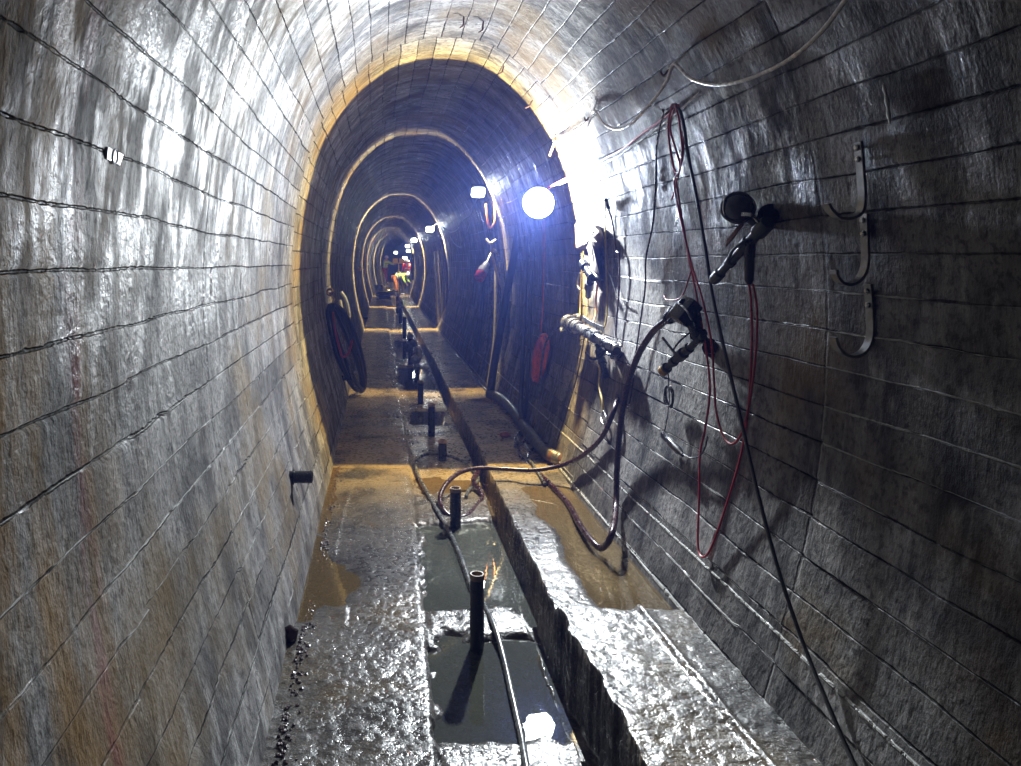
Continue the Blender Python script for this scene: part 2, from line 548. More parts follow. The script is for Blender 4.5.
    def build(self, name, mat, parent=None, smooth=True, origin=None):
        me = bpy.data.meshes.new(name)
        o = Vector(origin) if origin is not None else Vector((0, 0, 0))
        me.from_pydata([tuple(Vector(p) - o) for p in self.v], [], self.f)
        me.update()
        if smooth:
            me.polygons.foreach_set('use_smooth', [True] * len(me.polygons))
            try:
                me.set_sharp_from_angle(angle=math.radians(38))
            except Exception:
                pass
        me.materials.append(M[mat] if isinstance(mat, str) else mat)
        ob = bpy.data.objects.new(name, me)
        C.objects.link(ob)
        ob.location = o
        if parent is not None:
            ob.parent = parent
            ob.matrix_parent_inverse = Matrix.Translation(-Vector(parent.location))
        return ob


def tag(o, label, cat, group=None, kind=None):
    o['label'] = label
    o['category'] = cat
    if group:
        o['group'] = group
    if kind:
        o['kind'] = kind
    return o


def thing(name, loc, label, cat, group=None):
    o = bpy.data.objects.new(name, None)
    C.objects.link(o)
    o.location = loc
    o.empty_display_size = 0.05
    return tag(o, label, cat, group)


def cord(name, pts, r, mat, label, cat='cable', group=None, n=8, spans=8, parent=None):
    b = MB().tube(pts, r, n=n, spans=spans)
    o = b.build(name, mat, parent, origin=None if parent is not None else pts[0])
    if parent is None:
        tag(o, label, cat, group)
    elif label:
        o['label'] = label
    return o


def grid_object(name, P, UV, mat, flip=False):
    """P: (a, b, 3) vertex grid"""
    a, b = P.shape[:2]
    me = bpy.data.meshes.new(name)
    idx = np.arange(a * b).reshape(a, b)
    q = np.stack([idx[:-1, :-1], idx[1:, :-1], idx[1:, 1:], idx[:-1, 1:]], -1).reshape(-1, 4)
    if flip:
        q = q[:, ::-1]
    me.vertices.add(a * b)
    me.vertices.foreach_set('co', P.reshape(-1).astype(np.float32))
    me.loops.add(q.size)
    me.loops.foreach_set('vertex_index', q.reshape(-1).astype(np.int32))
    me.polygons.add(len(q))
    me.polygons.foreach_set('loop_start', (np.arange(len(q)) * 4).astype(np.int32))
    me.polygons.foreach_set('use_smooth', np.ones(len(q), bool))
    if UV is not None:
        uv = me.uv_layers.new(name='UVMap')
        uv.data.foreach_set('uv', UV.reshape(-1, 2)[q.reshape(-1)].reshape(-1).astype(np.float32))
    me.update(calc_edges=True)
    me.validate()
    me.materials.append(M[mat])
    o = bpy.data.objects.new(name, me)
    C.objects.link(o)
    return o


# ------------------------------------------------------------------ the lining
YB = np.concatenate([np.arange(-2.5, 0.9, 0.1), np.arange(0.9, 6.6, 0.025), np.arange(6.6, 11.0, 0.05),
                     np.arange(11.0, 20, 0.15), np.arange(20, 62.1, 0.5)])


def lining(name, i0, i1, step):
    ii = list(range(i0, i1 + 1, step))
    if ii[-1] != i1:
        ii.append(i1)
    S = sec[ii]
    P = np.zeros((len(ii), len(YB), 3))
    P[:, :, 0] = S[:, 0][:, None] + bend(YB)[None, :]
    P[:, :, 1] = YB[None, :]
    P[:, :, 2] = S[:, 1][:, None]
    UV = np.zeros((len(ii), len(YB), 2))
    UV[:, :, 0] = sec_s[ii][:, None]
    UV[:, :, 1] = YB[None, :]
    o = grid_object(name, P, UV, 'lining', flip=True)
    o['kind'] = 'structure'
    return o


iL = int(np.argmin(np.abs(sec[:crown, 1] - 2.45)))
iR = crown + int(np.argmin(np.abs(sec[crown:, 1] - 2.45)))
lining('wall_left', 0, iL, 1)
lining('ceiling', iL, iR, 1)
lining('wall_right', iR, len(sec) - 1, 1)
# the far end of the view
eb = MB()
ring = [(p[0] + float(bend(62)), 62.0, p[1]) for p in sec[::8]]
eb.add(ring + [(float(bend(62)) + 0.5, 62.0, 1.4)], [(i, i + 1, len(ring)) for i in range(len(ring) - 1)])
e = eb.build('wall_end', mat_plain('dark_rock', (0.05, 0.05, 0.06), 0.8), smooth=False)
e['kind'] = 'structure'


# ------------------------------------------------------------------ the floor
def vnoise(x, y, seed=0):
    def h(i, j):
        n = (i.astype(np.int64) * 374761393 + j.astype(np.int64) * 668265263 + seed * 1442695041) & 0x7fffffff
        n = ((n ^ (n >> 13)) * 1274126177) & 0x7fffffff
        return ((n ^ (n >> 16)) & 0xffff) / 65535.0
    xi, yi = np.floor(x), np.floor(y)
    fx, fy = x - xi, y - yi
    fx, fy = fx * fx * (3 - 2 * fx), fy * fy * (3 - 2 * fy)
    return (h(xi, yi) * (1 - fx) * (1 - fy) + h(xi + 1, yi) * fx * (1 - fy)
            + h(xi, yi + 1) * (1 - fx) * fy + h(xi + 1, yi + 1) * fx * fy)


def fbm(x, y, seed=0, o=4):
    s, a, t = 0, 0.5, 0
    for k in range(o):
        s = s + a * vnoise(x * 2 ** k, y * 2 ** k, seed + k)
        t += a
        a *= 0.5
    return s / t - 0.5


def sst(a, b, x):
    t = np.clip((x - a) / (b - a), 0, 1)
    return t * t * (3 - 2 * t)


def x_joint(y):
    return np.interp(y, [2, 3, 4.5, 6, 8, 12, 60], [0.185, 0.195, 0.215, 0.25, 0.24, 0.22, 0.22])


def x_slot_l(y):
    return np.interp(y, [2, 2.4, 3.3, 4.1, 5.4, 6.3, 9, 12, 60], [0.64, 0.648, 0.66, 0.68, 0.735, 0.755, 0.745, 0.78, 0.78])


def x_slot_r(y):
    return np.interp(y, [2, 2.4, 3.3, 4.5, 5.5, 6.5, 9, 12, 60], [0.83, 0.825, 0.80, 0.81, 0.83, 0.85, 0.855, 0.88, 0.88])


WATER_MID, WATER_L, WATER_R = -0.018, -0.004, -0.006


def floor_h(x, y):
    rough_near = sst(4.4, 3.2, y)
    n = fbm(x * 6, y * 6, 3) * 0.018 + fbm(x * 34, y * 34, 9) * (0.004 + 0.003 * rough_near)
    edge = fbm(x * 9, y * 9, 21) * 0.05
    xj, xl, xr = x_joint(y), x_slot_l(y), x_slot_r(y)
    # left bench
    zb = n * (0.45 + 0.75 * rough_near) + 0.006
    lipd = sst(3.28, 3.18, y + fbm(x * 3, y * 0 + 4, 31) * 0.35 - 0.20 * (x < -0.15))
    zb = zb + 0.016 * lipd
    dip = sst(3.15, 3.3, y + edge) * sst(4.1, 3.7, y + edge) * sst(-0.08, -0.20, x + edge * 1.5 + fbm(x * 4, y * 4, 91) * 0.14)
    zb = zb - 0.022 * dip
    dipw = sst(-0.22, -0.34, x + edge) * sst(3.2, 3.4, y) * sst(6.2, 5.6, y)
    zb = zb - 0.012 * dipw
    rut = np.exp(-((x + 0.235 + 0.02 * np.sin(y * 2)) / 0.012) ** 2) * sst(3.9, 4.1, y) * sst(5.3, 4.9, y)
    zb = zb + 0.010 * rut
    cross = (np.exp(-((y - 6.75 - 0.03 * np.sin(x * 9)) / 0.03) ** 2) + np.exp(-((y - 5.75) / 0.02) ** 2)
             + np.exp(-((y - 7.6) / 0.03) ** 2))
    zb = zb - 0.012 * cross
    zb = zb + 0.20 * sst(40.0, 40.6, y)
    # middle strip with its pools
    zm = n * 0.8 + 0.004 - 0.03 * sst(5.0, 5.5, y)
    for y0, y1, xa, xb, dp in ((2.50, 3.15, 0.20, 0.66, 0.045), (3.42, 4.55, 0.215, 0.69, 0.05),
                               (4.95, 5.5, 0.25, 0.70, 0.02), (7.4, 8.2, 0.3, 0.72, 0.03), (9.5, 11.5, 0.26, 0.74, 0.03),
                               (12.4, 15.5, 0.26, 0.74, 0.03)):
        e2 = edge * 1.6 + fbm(x * 4, y * 4, 23) * 0.10
        pool = sst(y0 - 0.04, y0 + 0.05, y + e2 * 1.5) * sst(y1 + 0.05, y1 - 0.05, y + e2 * 1.8) \
            * sst(xa - 0.02, xa + 0.05, x + e2 * 1.1 + fbm(x * 11, y * 11, 29) * 0.07) * sst(xb + 0.03, xb - 0.05, x + e2 * 0.8)
        zm = zm - dp * pool
    # right bench
    zr = n * (0.55 + 0.6 * rough_near) + 0.010
    slab = sst(3.40, 3.34, y + fbm(x * 12, y * 0, 41) * 0.05)
    ridge = np.exp(-((x - 1.165 - 0.035 * (3.4 - y)) / 0.014) ** 2)
    zr = zr + slab * (0.035 + 0.022 * ridge - 0.012 * sst(1.17, 1.45, x))
    e3 = edge
    wet = sst(3.3, 3.45, y) * sst(5.6, 5.0, y + e3) * sst(0.97, 1.06, x + e3 * 1.2 + fbm(x * 3, y * 3, 55) * 0.14)
    zr = zr - 0.032 * wet
    # joints and the slot, with ragged edges
    je = fbm(x * 0 + 5, y * 8, 61) * 0.014
    se = fbm(x * 0 + 2, y * 9, 71) * 0.022
    se2 = fbm(x * 0 + 8, y * 9, 77) * (0.022 + 0.025 * rough_near)
    z = np.where(x < xj + je, zb, zm)
    z = z - 0.014 * np.exp(-((x - xj - je) / 0.010) ** 2) * (y < 9)
    inslot = sst(xl - 0.004, xl + 0.006, x + se) * sst(xr + 0.006, xr - 0.006, x + se2)
    z = np.where(x > (xl + xr) / 2, zr, z)
    z = z * (1 - inslot) + inslot * (-0.27 + n * 1.5)
    return z


def floor_mesh(name, xs, ys):
    X, Yg = np.meshgrid(xs, ys, indexing='ij')
    P = np.zeros((len(xs), len(ys), 3))
    P[:, :, 2] = floor_h(X, Yg)
    P[:, :, 0] = X + bend(Yg)
    P[:, :, 1] = Yg
    o = grid_object(name, P, None, 'floor')
    o['kind'] = 'structure'
    return o


XS = np.unique(np.round(np.concatenate([np.arange(-0.56, 1.62, 0.011), np.arange(0.6, 0.92, 0.005)]), 4))
YS = np.concatenate([np.arange(-2.5, 1.9, 0.2), np.arange(1.9, 4.8, 0.010), np.arange(4.8, 7.5, 0.018),
                     np.arange(7.5, 14, 0.05), np.arange(14, 62.1, 0.25)])
floor_mesh('floor', XS, YS)


def fz(x, y):
    return float(floor_h(np.array([x]), np.array([y]))[0])


def puddle(x0, x1, y0, y1, z, mat, label):
    n = 14
    rr = []
    for k in range(n * 4):
        t = k / (n * 4) * 2 * PI
        c, s = math.cos(t), math.sin(t)
        m_ = max(abs(c), abs(s))
        kx, ky = c / m_, s / m_
        rr.append(((x0 + x1) / 2 + kx * (x1 - x0) / 2, (y0 + y1) / 2 + ky * (y1 - y0) / 2, z))
    b = MB().add(rr, [tuple(range(len(rr)))])
    o = b.build('puddle', mat, smooth=False, origin=((x0 + x1) / 2, (y0 + y1) / 2, z))
    tag(o, label, 'puddle', None, 'stuff')
    return o


puddle(0.17, 0.665, 2.40, 3.28, WATER_MID, 'water', 'nearest dark puddle around the foot of the tallest pipe stub')
puddle(0.20, 0.70, 3.28, 4.75, WATER_MID, 'water', 'greenish grey puddle around the second pipe stub')
puddle(0.25, 0.74, 4.75, 5.7, -0.030, 'muddy', 'shallow brown puddle behind the looped maroon hose')
puddle(0.26, 0.75, 7.2, 16.0, -0.045, 'water', 'long wet run of water far along the middle strip')
puddle(-0.52, 0.19, 3.2, 6.3, WATER_L, 'muddy', 'brown puddle on the left walkway beside the wall')
puddle(0.88, 1.52, 3.36, 5.7, WATER_R, 'muddy', 'brown puddle behind the raised slab at the right wall')

# ------------------------------------------------------------------ floodlights
def spot_tree(L, far):
    L.use_nodes = True
    nt = L.node_tree
    nt.nodes.clear()
    N, K = nt.nodes, nt.links
    tc = N.new('ShaderNodeTexCoord')
    sp = N.new('ShaderNodeSeparateXYZ')
    K.new(tc.outputs['Normal'], sp.inputs[0])
    ab = N.new('ShaderNodeMath'); ab.operation = 'ABSOLUTE'
    K.new(sp.outputs[2], ab.inputs[0])
    cr = N.new('ShaderNodeValToRGB')
    el = cr.color_ramp.elements
    el[0].position = 0.0; el[0].color = (1.0, 0.66, 0.14, 1) if far else (0.66, 0.46, 0.13, 1)
    el[1].position = 1.0; el[1].color = (0.015, 0.02, 0.035, 1)
    if far:
        el[1].color = (0.0, 0.0, 0.0, 1)
    for p, c in ((0.14, (1.0, 0.78, 0.38, 1)), (0.28, (0.22, 0.19, 0.14, 1)), (0.45, (0.008, 0.010, 0.014, 1))) if far else ((0.20, (0.62, 0.50, 0.25, 1)), (0.40, (0.52, 0.50, 0.44, 1)), (0.62, (0.60, 0.645, 0.71, 1)), (0.80, (0.86, 0.93, 1.0, 1)), (0.90, (0.86, 0.93, 1.0, 1)), (0.935, (0.12, 0.14, 0.18, 1))):
        x = el.new(p); x.color = c
    K.new(ab.outputs[0], cr.inputs[0])
    em = N.new('ShaderNodeEmission')
    K.new(cr.outputs[0], em.inputs[0])
    em.inputs[1].default_value = 1.0
    o = N.new('ShaderNodeOutputLight')
    K.new(em.outputs[0], o.inputs[0])


lens_mats = {}


def floodlight(pos, size, strength, ring_w, label, round_=False, wall_to=None, lit=(0.86, 0.93, 1.0)):
    tl = 0.0 if round_ else math.radians(40)          # the small lamps hang tipped a little downwards
    pos = Vector(pos)
    t = thing('floodlight', pos, label, 'floodlight', 'floodlights along the right wall')
    h = size / 2
    TR = Matrix.Rotation(tl, 3, 'X')
    b = MB()
    if round_:
        b.lathe(pos + Vector((0, 0.09, 0)), pos + Vector((0, -0.02, 0)),
                [(0, h * 0.55), (0.005, h * 0.62), (0.05, h * 0.95), (0.085, h * 1.08), (0.11, h * 1.08), (0.11, h * 1.0), (0.095, h * 0.99)], n=32)
    else:
        b.box(pos + TR @ Vector((0, 0.03, 0)), size * 1.12, 0.055, size * 1.0, TR, bev=0.2)
        for k in range(5):
            b.box(pos + TR @ Vector((-h * 0.8 + k * h * 0.4, 0.065, 0)), 0.008, 0.03, size * 0.8, TR)
    b.build('housing', 'dark_metal', t)
    key = round(strength, 3)
    if key not in lens_mats:
        lens_mats[key] = mat_emit('lit_lens_%d' % len(lens_mats), lit, strength)
    b = MB()
    n = 28
    yy = -0.012
    if round_:
        v = [pos + Vector((math.cos(2 * PI * k / n) * h * 0.97, yy, math.sin(2 * PI * k / n) * h * 0.97)) for k in range(n)]
    else:
        v = []
        for k in range(n):
            a = 2 * PI * k / n
            c, s_ = math.cos(a), math.sin(a)
            q = 1.0 / (abs(c) ** 6 + abs(s_) ** 6) ** (1 / 6)
            v.append(pos + Vector((c * q * h, 0, 0)) + TR @ Vector((0, yy, s_ * q * h * 0.88)))
    b.add(v, [tuple(range(n))])
    b.build('lens', lens_mats[key], t, smooth=False)
    b = MB()
    wt = wall_to if wall_to is not None else Vector((section_at(pos.z + 0.08, 1) + float(bend(pos.y)) + 0.02, pos.y + 0.05, pos.z + 0.08))
    b.tube([pos + Vector((0.0, 0.07, h * 0.6)), pos + Vector((h, 0.06, h * 1.0)), wt], 0.012, n=8, spans=4)
    b.build('bracket', 'galv', t)
    L = bpy.data.lights.new('flood_beam', 'SPOT')
    L.spot_size = PI
    L.spot_blend = 0.03
    L.energy = ring_w
    L.shadow_soft_size = 0.05 if round_ else 0.03
    L.color = (1, 1, 1)
    spot_tree(L, not round_)
    lo = bpy.data.objects.new('flood_beam', L)
    C.objects.link(lo)
    lo.location = pos + Vector((0, -0.03, 0))
    lo.rotation_euler = (-PI / 2, 0, 0)       # shines back down the tunnel (-Y)
    lo.rotation_euler = Vector((0, -1, 0)).to_track_quat('-Z', 'Y').to_euler()
    lo.parent = t
    lo.matrix_parent_inverse = Matrix.Translation(-pos)
    return t


def lamp_at(px, py, y):
    p = at(px, py, y)
    p.x += float(bend(y)) * 0
    return p


MAIN = 120.0
RINGW = 860.0
l1 = floodlight(lamp_at(538, 203, 5.9), 0.25, MAIN, RINGW, 'large glaring round floodlight, nearest of all the lamps', True, wallpt(575, 176, -0.02))
floodlight(lamp_at(478, 192, 9.4), 0.165, 60, 480, 'small square floodlight with an orange cord below, second nearest lamp')
floodlight(lamp_at(430, 229, 17.8), 0.18, 40, 1400, 'floodlight above the pale bundle of hoses, third lamp along the wall')
floodlight(lamp_at(414, 240, 26.7), 0.19, 40, 1700, 'floodlight fourth along the wall, over the pale upright tube')
floodlight(lamp_at(407.5, 246, 35.0), 0.2, 12, 1700, 'upper of two close far lamps, fifth along the wall')
floodlight(lamp_at(408.4, 251, 43.0), 0.22, 12, 1700, 'lower of two close far lamps, above the red jacket')
floodlight(lamp_at(395.8, 252.6, 50.0), 0.24, 8, 900, 'far floodlight alone left of the others, above the yellow stand')
floodlight(lamp_at(404.8, 258, 47.0), 0.26, 20, 90, 'lowest far floodlight, left of the red jacket')

# cool hazy air
w = bpy.data.worlds.new('world')
scene.world = w
w.use_nodes = True
nt = w.node_tree
nt.nodes.clear()
bg = nt.nodes.new('ShaderNodeBackground')
bg.inputs[0].default_value = (0, 0, 0, 1)
bg.inputs[1].default_value = 0
vs = nt.nodes.new('ShaderNodeVolumeScatter')
vs.inputs['Color'].default_value = (0.20, 0.29, 1.0, 1)
vs.inputs['Density'].default_value = 0.0075
vs.inputs['Anisotropy'].default_value = 0.65
wo = nt.nodes.new('ShaderNodeOutputWorld')
nt.links.new(bg.outputs[0], wo.inputs['Surface'])
nt.links.new(vs.outputs[0], wo.inputs['Volume'])

# ------------------------------------------------------------------ pipe stubs in the middle strip
def pipe_stub(px, ybase, ytop, wpx, label, film=False, tilt=0.0, z0=None):
    z0 = -0.05 if z0 is None else z0
    p = floorpt(px, ybase, -0.018)
    h = (ybase - ytop) * p.y / F
    r = wpx * p.y / F / 2
    base = Vector((p.x, p.y, fz(p.x, p.y) - 0.01))
    top = Vector((p.x + tilt, p.y, p.z + h))
    t = thing('pipe_stub', base, label, 'pipe', 'pipe stubs along the middle strip')
    ln = (top - base).length
    b = MB().lathe(base, top, [(0, r), (ln * 0.3, r), (ln * 0.31, r * 1.03), (ln * 0.34, r * 1.03), (ln * 0.35, r), (ln - 0.004, r), (ln, r * 0.97),
                               (ln, r * 0.80), (ln - 0.05, r * 0.78)], n=24)
    b.build('tube', 'post', t)
    b = MB().lathe(top - Vector((0, 0, 0.022)), top + Vector((0, 0, 0.002)), [(0, r * 1.0), (0.004, r * 1.05), (0.020, r * 1.05), (0.024, r * 0.98), (0.024, r * 0.80), (0.0, r * 0.78)], n=24)
    b.build('rim', 'post_end', t)
    if film:
        b = MB()
        for k in range(5):
            b.ball(top + Vector((random.uniform(-.05, .05), random.uniform(-.05, .02), random.uniform(-h * .5, .03))),
                   random.uniform(.04, .08), random.uniform(.04, .07), random.uniform(.04, .09), jit=0.22)
        o = b.build('plastic_wrap', 'film', t)
        o['label'] = 'crumpled shiny clear plastic wrap'
    return t


pipe_stub(477, 648, 574, 14, 'tallest black pipe stub standing in the nearest puddle')
pipe_stub(455.5, 527, 488, 11, 'black pipe stub inside the loop of the maroon hose')
pipe_stub(442.5, 459, 440, 8.5, 'short black pipe stub behind the hose loop, third from the front')
pipe_stub(431.5, 435, 404, 7, 'slim black pipe stub on a bare patch, fourth from the front')
pipe_stub(420.5, 403, 381, 6, 'thin dark pipe stub, fifth from the front')
pipe_stub(417, 379, 356, 5, 'dark pipe stub with shiny plastic, sixth from the front', True)
pipe_stub(410.5, 364, 337, 5, 'dark pipe stub with shiny plastic, seventh from the front', True)
pipe_stub(404.5, 338, 317, 4, 'far dark pipe stub, eighth from the front')
pipe_stub(400.5, 323, 303, 3.5, 'far pipe stub with a gleaming plastic cover, ninth from the front', True)
pipe_stub(397.5, 313, 296, 3, 'farthest pipe stub in the middle strip')


# pipe ends out of the left wall
def wall_stub(px, py, wpx, label):
    a = wallpt(px - wpx * 0.45, py, -0.03)
    L = wpx * a.y / F
    r = L * 0.30
    t = thing('wall_pipe', a, label, 'pipe', 'pipe ends out of the left wall')
    d = Vector((a.x + L + 0.03, a.y, a.z))
    ln = L + 0.03
    MB().lathe(a, d, [(0, r), (ln, r), (ln, r * 0.8), (ln - 0.06, r * 0.78)], n=24).build('tube', 'post', t)
    MB().lathe(a + Vector((0.028, 0, 0)), a + Vector((0.04, 0, 0)), [(0, r * 1.02), (0.002, r * 1.3), (0.012, r * 1.22), (0.014, r * 1.02)], n=24).build('collar', 'dark_metal', t)


wall_stub(296, 477, 20, 'black pipe end jutting from the left wall above the brown puddle')
wall_stub(345, 378, 9, 'small black pipe end behind the black hose coil on left wall')

# white plate on the left wall
cs = [wallpt(*q) for q in ((106.4, 146.5), (122, 154.4), (118.5, 165.6), (105.0, 158.6))]
cc = sum(cs, Vector()) / 4
nrm = (cs[1] - cs[0]).cross(cs[3] - cs[0]).normalized()
if nrm.x < 0:
    nrm = -nrm
t = thing('wall_plate', cc, 'small white square plate stuck on the upper left wall', 'plate')
b = MB()
v = [q + nrm * -0.003 for q in cs] + [cc + (q - cc) * 0.98 + nrm * 0.004 for q in cs]
b.add(v, [(0, 1, 2, 3), (7, 6, 5, 4)] + [(i, i + 4, (i + 1) % 4 + 4, (i + 1) % 4) for i in range(4)])
b.build('panel', 'white_plate', t, smooth=False)
u1 = (cs[1] - cs[0]).normalized(); u2 = nrm.cross(u1)
rad = (cs[1] - cs[0]).length * 0.17
pp = [cc + nrm * 0.0045 + (u1 * math.cos(2 * PI * k / 16) + u2 * math.sin(2 * PI * k / 16)) * rad for k in range(16)]
MB().tube(pp, rad * 0.12, n=6, closed=True, spans=1).build('ring_mark', 'grey_mark', t)


# ------------------------------------------------------------------ three J hooks on the right wall
def j_hook(pts, label):
    y0 = wallpt(*pts[0]).y
    P = [at(px, py, y0) for px, py in pts]
    off = section_at(P[0].z, 1) - 0.012 - P[0].x
    P = [p + Vector((off, 0, 0)) for p in P]
    t = thing('wall_hook', P[0], label, 'hook', 'flat iron hooks on the right wall')
    MB().strip(P, (0, 1, 0), 0.035, 0.009, spans=8).build('bar', 'galv', t)
    for k in (0.25, 0.75):
        q = P[0].lerp(P[1], k) + Vector((-0.006, 0, 0))
        MB().lathe(q + Vector((0.02, 0, 0)), q + Vector((-0.008, 0, 0)), [(0, .006), (.016, .006), (.017, .010), (.024, .010), (.027, .006)], n=8).build('bolt', 'steel', t)


j_hook([(862, 142), (864, 165), (866, 195), (864, 211), (855, 218), (843, 218), (834, 211), (830, 204)], 'topmost of three flat iron hooks on the dark right wall')
j_hook([(868, 214), (869, 240), (869, 264), (864, 277), (855, 284), (845, 283), (839, 276), (838, 270)], 'middle of three flat iron hooks on the dark right wall')
j_hook([(872, 284), (874, 312), (874, 336), (868, 350), (858, 356), (847, 354), (840, 346), (837, 337)], 'lowest of three flat iron hooks on the dark right wall')


# small bent hooks in the crown
for px, py, d, lab in ((464, 14, 8, 'left of two bent iron hooks at the top of the photo'),
                       (484, 19, 8, 'right of two bent iron hooks at the top of the photo'),
                       (534, 98, 8, 'bent iron hook in the crown edge by the yellow light band'),
                       (505, 63, 6, 'small iron hook above the bright ring of the ceiling'),
                       (674, 66, 6, 'iron hook holding the white cable under the dark ceiling'),
                       (594, 113, 6, 'iron hook where two white cable sags meet'),
                       (677, 106, 7, 'iron hook that carries the red and black cable loops'),
                       (330, 291, 0, '')):
    if not lab:
        continue
    a = wallpt(px, py, -0.02)
    inn = (Vector((0.45, a.y, 1.7)) - a).normalized()
    L = 0.075
    dn = Vector((0, 0, -1)) if abs(inn.z) < 0.8 else Vector((0.6, -0.4, 0))
    P = [a, a + inn * L * 0.6, a + inn * L + Vector((0, -0.01, 0)), a + inn * (L * 1.15) - dn * 0.03]
    o = MB().tube(P, 0.0055, n=8, spans=6).build('iron_hook', 'rust', None, origin=a)
    tag(o, lab, 'hook', 'small iron hooks in the lining')


def wp(*q):
    return [wallpt(*p) for p in q]


# ------------------------------------------------------------------ cables hung along the right wall
cord('lighting_cable', wp((880, -55, .05), (845, 0, .06), (818, 35, .07), (785, 62, .08), (745, 80, .10), (715, 85, .09), (690, 78, .06), (674, 64, .03),
                          (667, 80, .05), (655, 98, .07), (640, 115, .09), (628, 126, .10), (615, 129, .09), (603, 123, .06), (594, 111, .03),
                          (587, 127, .05), (578, 139, .07), (568, 146, .08), (560, 145, .05), (553, 141, .03)), 0.0075, 'white_cable',
     'white cable sagging between hooks along the upper right wall', n=10)
cord('lamp_cable', wp((678, 107, .02), (660, 121, .02), (639, 136, .02), (624, 148, .02), (602, 160, .02), (580, 172, .03), (560, 181, .10)) + [at(545, 190, 5.98)],
     0.006, 'red_cable', 'cable running along the wall planks to the nearest lamp')
cord('lamp_cable', wp((700, 92, .02), (672, 117, .02), (645, 137, .02), (618, 156, .02), (590, 170, .02), (566, 180, .08)) + [at(548, 188, 5.98)],
     0.005, 'white_cable', 'thin white lead lying just below the red lamp cable')
o = MB().strip([wallpt(556, 139, .03), wallpt(553, 146, .05), wallpt(550, 154, .07)], (0.3, 0.2, 1), 0.03, 0.012, spans=4).build('cable_tag', 'orange', None, origin=wallpt(553, 146, .05))
tag(o, 'orange tag at the far end of the sagging white cable', 'tag')

cord('hanging_cable', wp((675, 104, .06), (664, 114, .06), (657, 143, .06), (656, 180, .05), (653, 223, .05), (646, 258, .04), (645, 290, .04), (638, 338, .04),
                         (631, 396, .03), (627, 405, .03)), 0.005, 'maroon_rubber', 'thin dark cable hanging from the hook on the left of the red loops', group='cables from the hook on the right wall')
far_c = wp((675, 104, .06), (682, 117, .07), (689, 160, .07), (697, 200, .08), (706, 252, .09), (713, 298, .10), (728, 365, .11), (741, 420, .11), (757, 490, .10), (777, 565, .08))
far_c += wp((800, 635, .05), (826, 700, .04), (856, 768, .03), (872, 800, .04))
cord('hanging_cable', far_c, 0.0075, 'black_rubber', 'long black cable running down across the right wall to the corner', group='cables from the hook on the right wall')
cord('red_cable', wp((673, 104, .05), (669, 118, .05), (669, 140, .06), (676, 180, .06), (682, 218, .06), (689, 258, .06), (697, 298, .06), (706, 350, .06), (710, 390, .06),
                     (705, 430, .05), (700, 455, .05), (699, 500, .04), (698, 545, .03), (703, 557, .03), (712, 546, .03), (728, 500, .04), (742, 450, .05), (749, 400, .05),
                     (752, 340, .05), (751, 300, .06), (749, 284, .08)), 0.005, 'red_cable', 'red cable hanging in the longest loop almost to the wall foot', group='cables from the hook on the right wall')
cord('red_cable', wp((676, 104, .06), (670, 128, .06), (680, 166, .07), (674, 183, .07), (682, 224, .07), (692, 266, .07), (702, 298, .07), (711, 340, .07), (714, 380, .06),
                     (716, 410, .06), (723, 435, .05), (732, 444, .05), (742, 432, .05), (750, 400, .06), (756, 350, .06), (757, 310, .06), (753, 284, .08)), 0.005, 'red_cable',
     'red cable hanging in the shorter loop inside the longest one', group='cables from the hook on the right wall')
cord('red_cable', wp((678, 104, .06), (683, 130, .07), (683, 155, .07), (677, 180, .07), (672, 199, .06)), 0.0045, 'red_cable',
     'short red cable end dangling just below the hook', group='cables from the hook on the right wall')
cord('red_cable', wp((672, 105, .07), (668, 130, .08), (673, 165, .08), (679, 172, .08), (682, 150, .08), (679, 120, .07), (675, 104, .07)), 0.0045, 'red_cable',
     'small closed red cable loop on the hook', group='cables from the hook on the right wall')
cord('red_cable', wp((692, 268, .05), (682, 296, .05), (668, 300, .05)) + wp((664, 296, .04)), 0.004, 'red_cable', 'thin red lead crossing behind the black box valve')


# ------------------------------------------------------------------ valves and couplings on the right wall
def ring_prof(ln, r, rings):
    pr = [(0, r * 0.9), (0.004, r)]
    for a, b, k in rings:
        pr += [(a * ln, r), (a * ln + 0.002, r * k), (b * ln, r * k), (b * ln + 0.002, r)]
    return pr + [(ln - 0.004, r), (ln, r * 0.9)]


def coupling(a, b, r, mat, parent, name='coupling'):
    a, b = Vector(a), Vector(b)
    ln = (b - a).length
    m = MB().lathe(a, b, ring_prof(ln, r, ((0.15, 0.3, 1.25), (0.55, 0.85, 1.4))), n=18)
    o = m.build(name, mat, parent)
    ax = (b - a).normalized(); u = ax.orthogonal().normalized()
    for s in (-1, 1):
        q = a + ax * ln * 0.7 + u * s * r * 1.5
        MB().tube([q - ax * ln * .15, q + u * s * r * .4, q + ax * ln * .25], r * 0.28, n=8, spans=3).build('claw', mat, o)
    return o


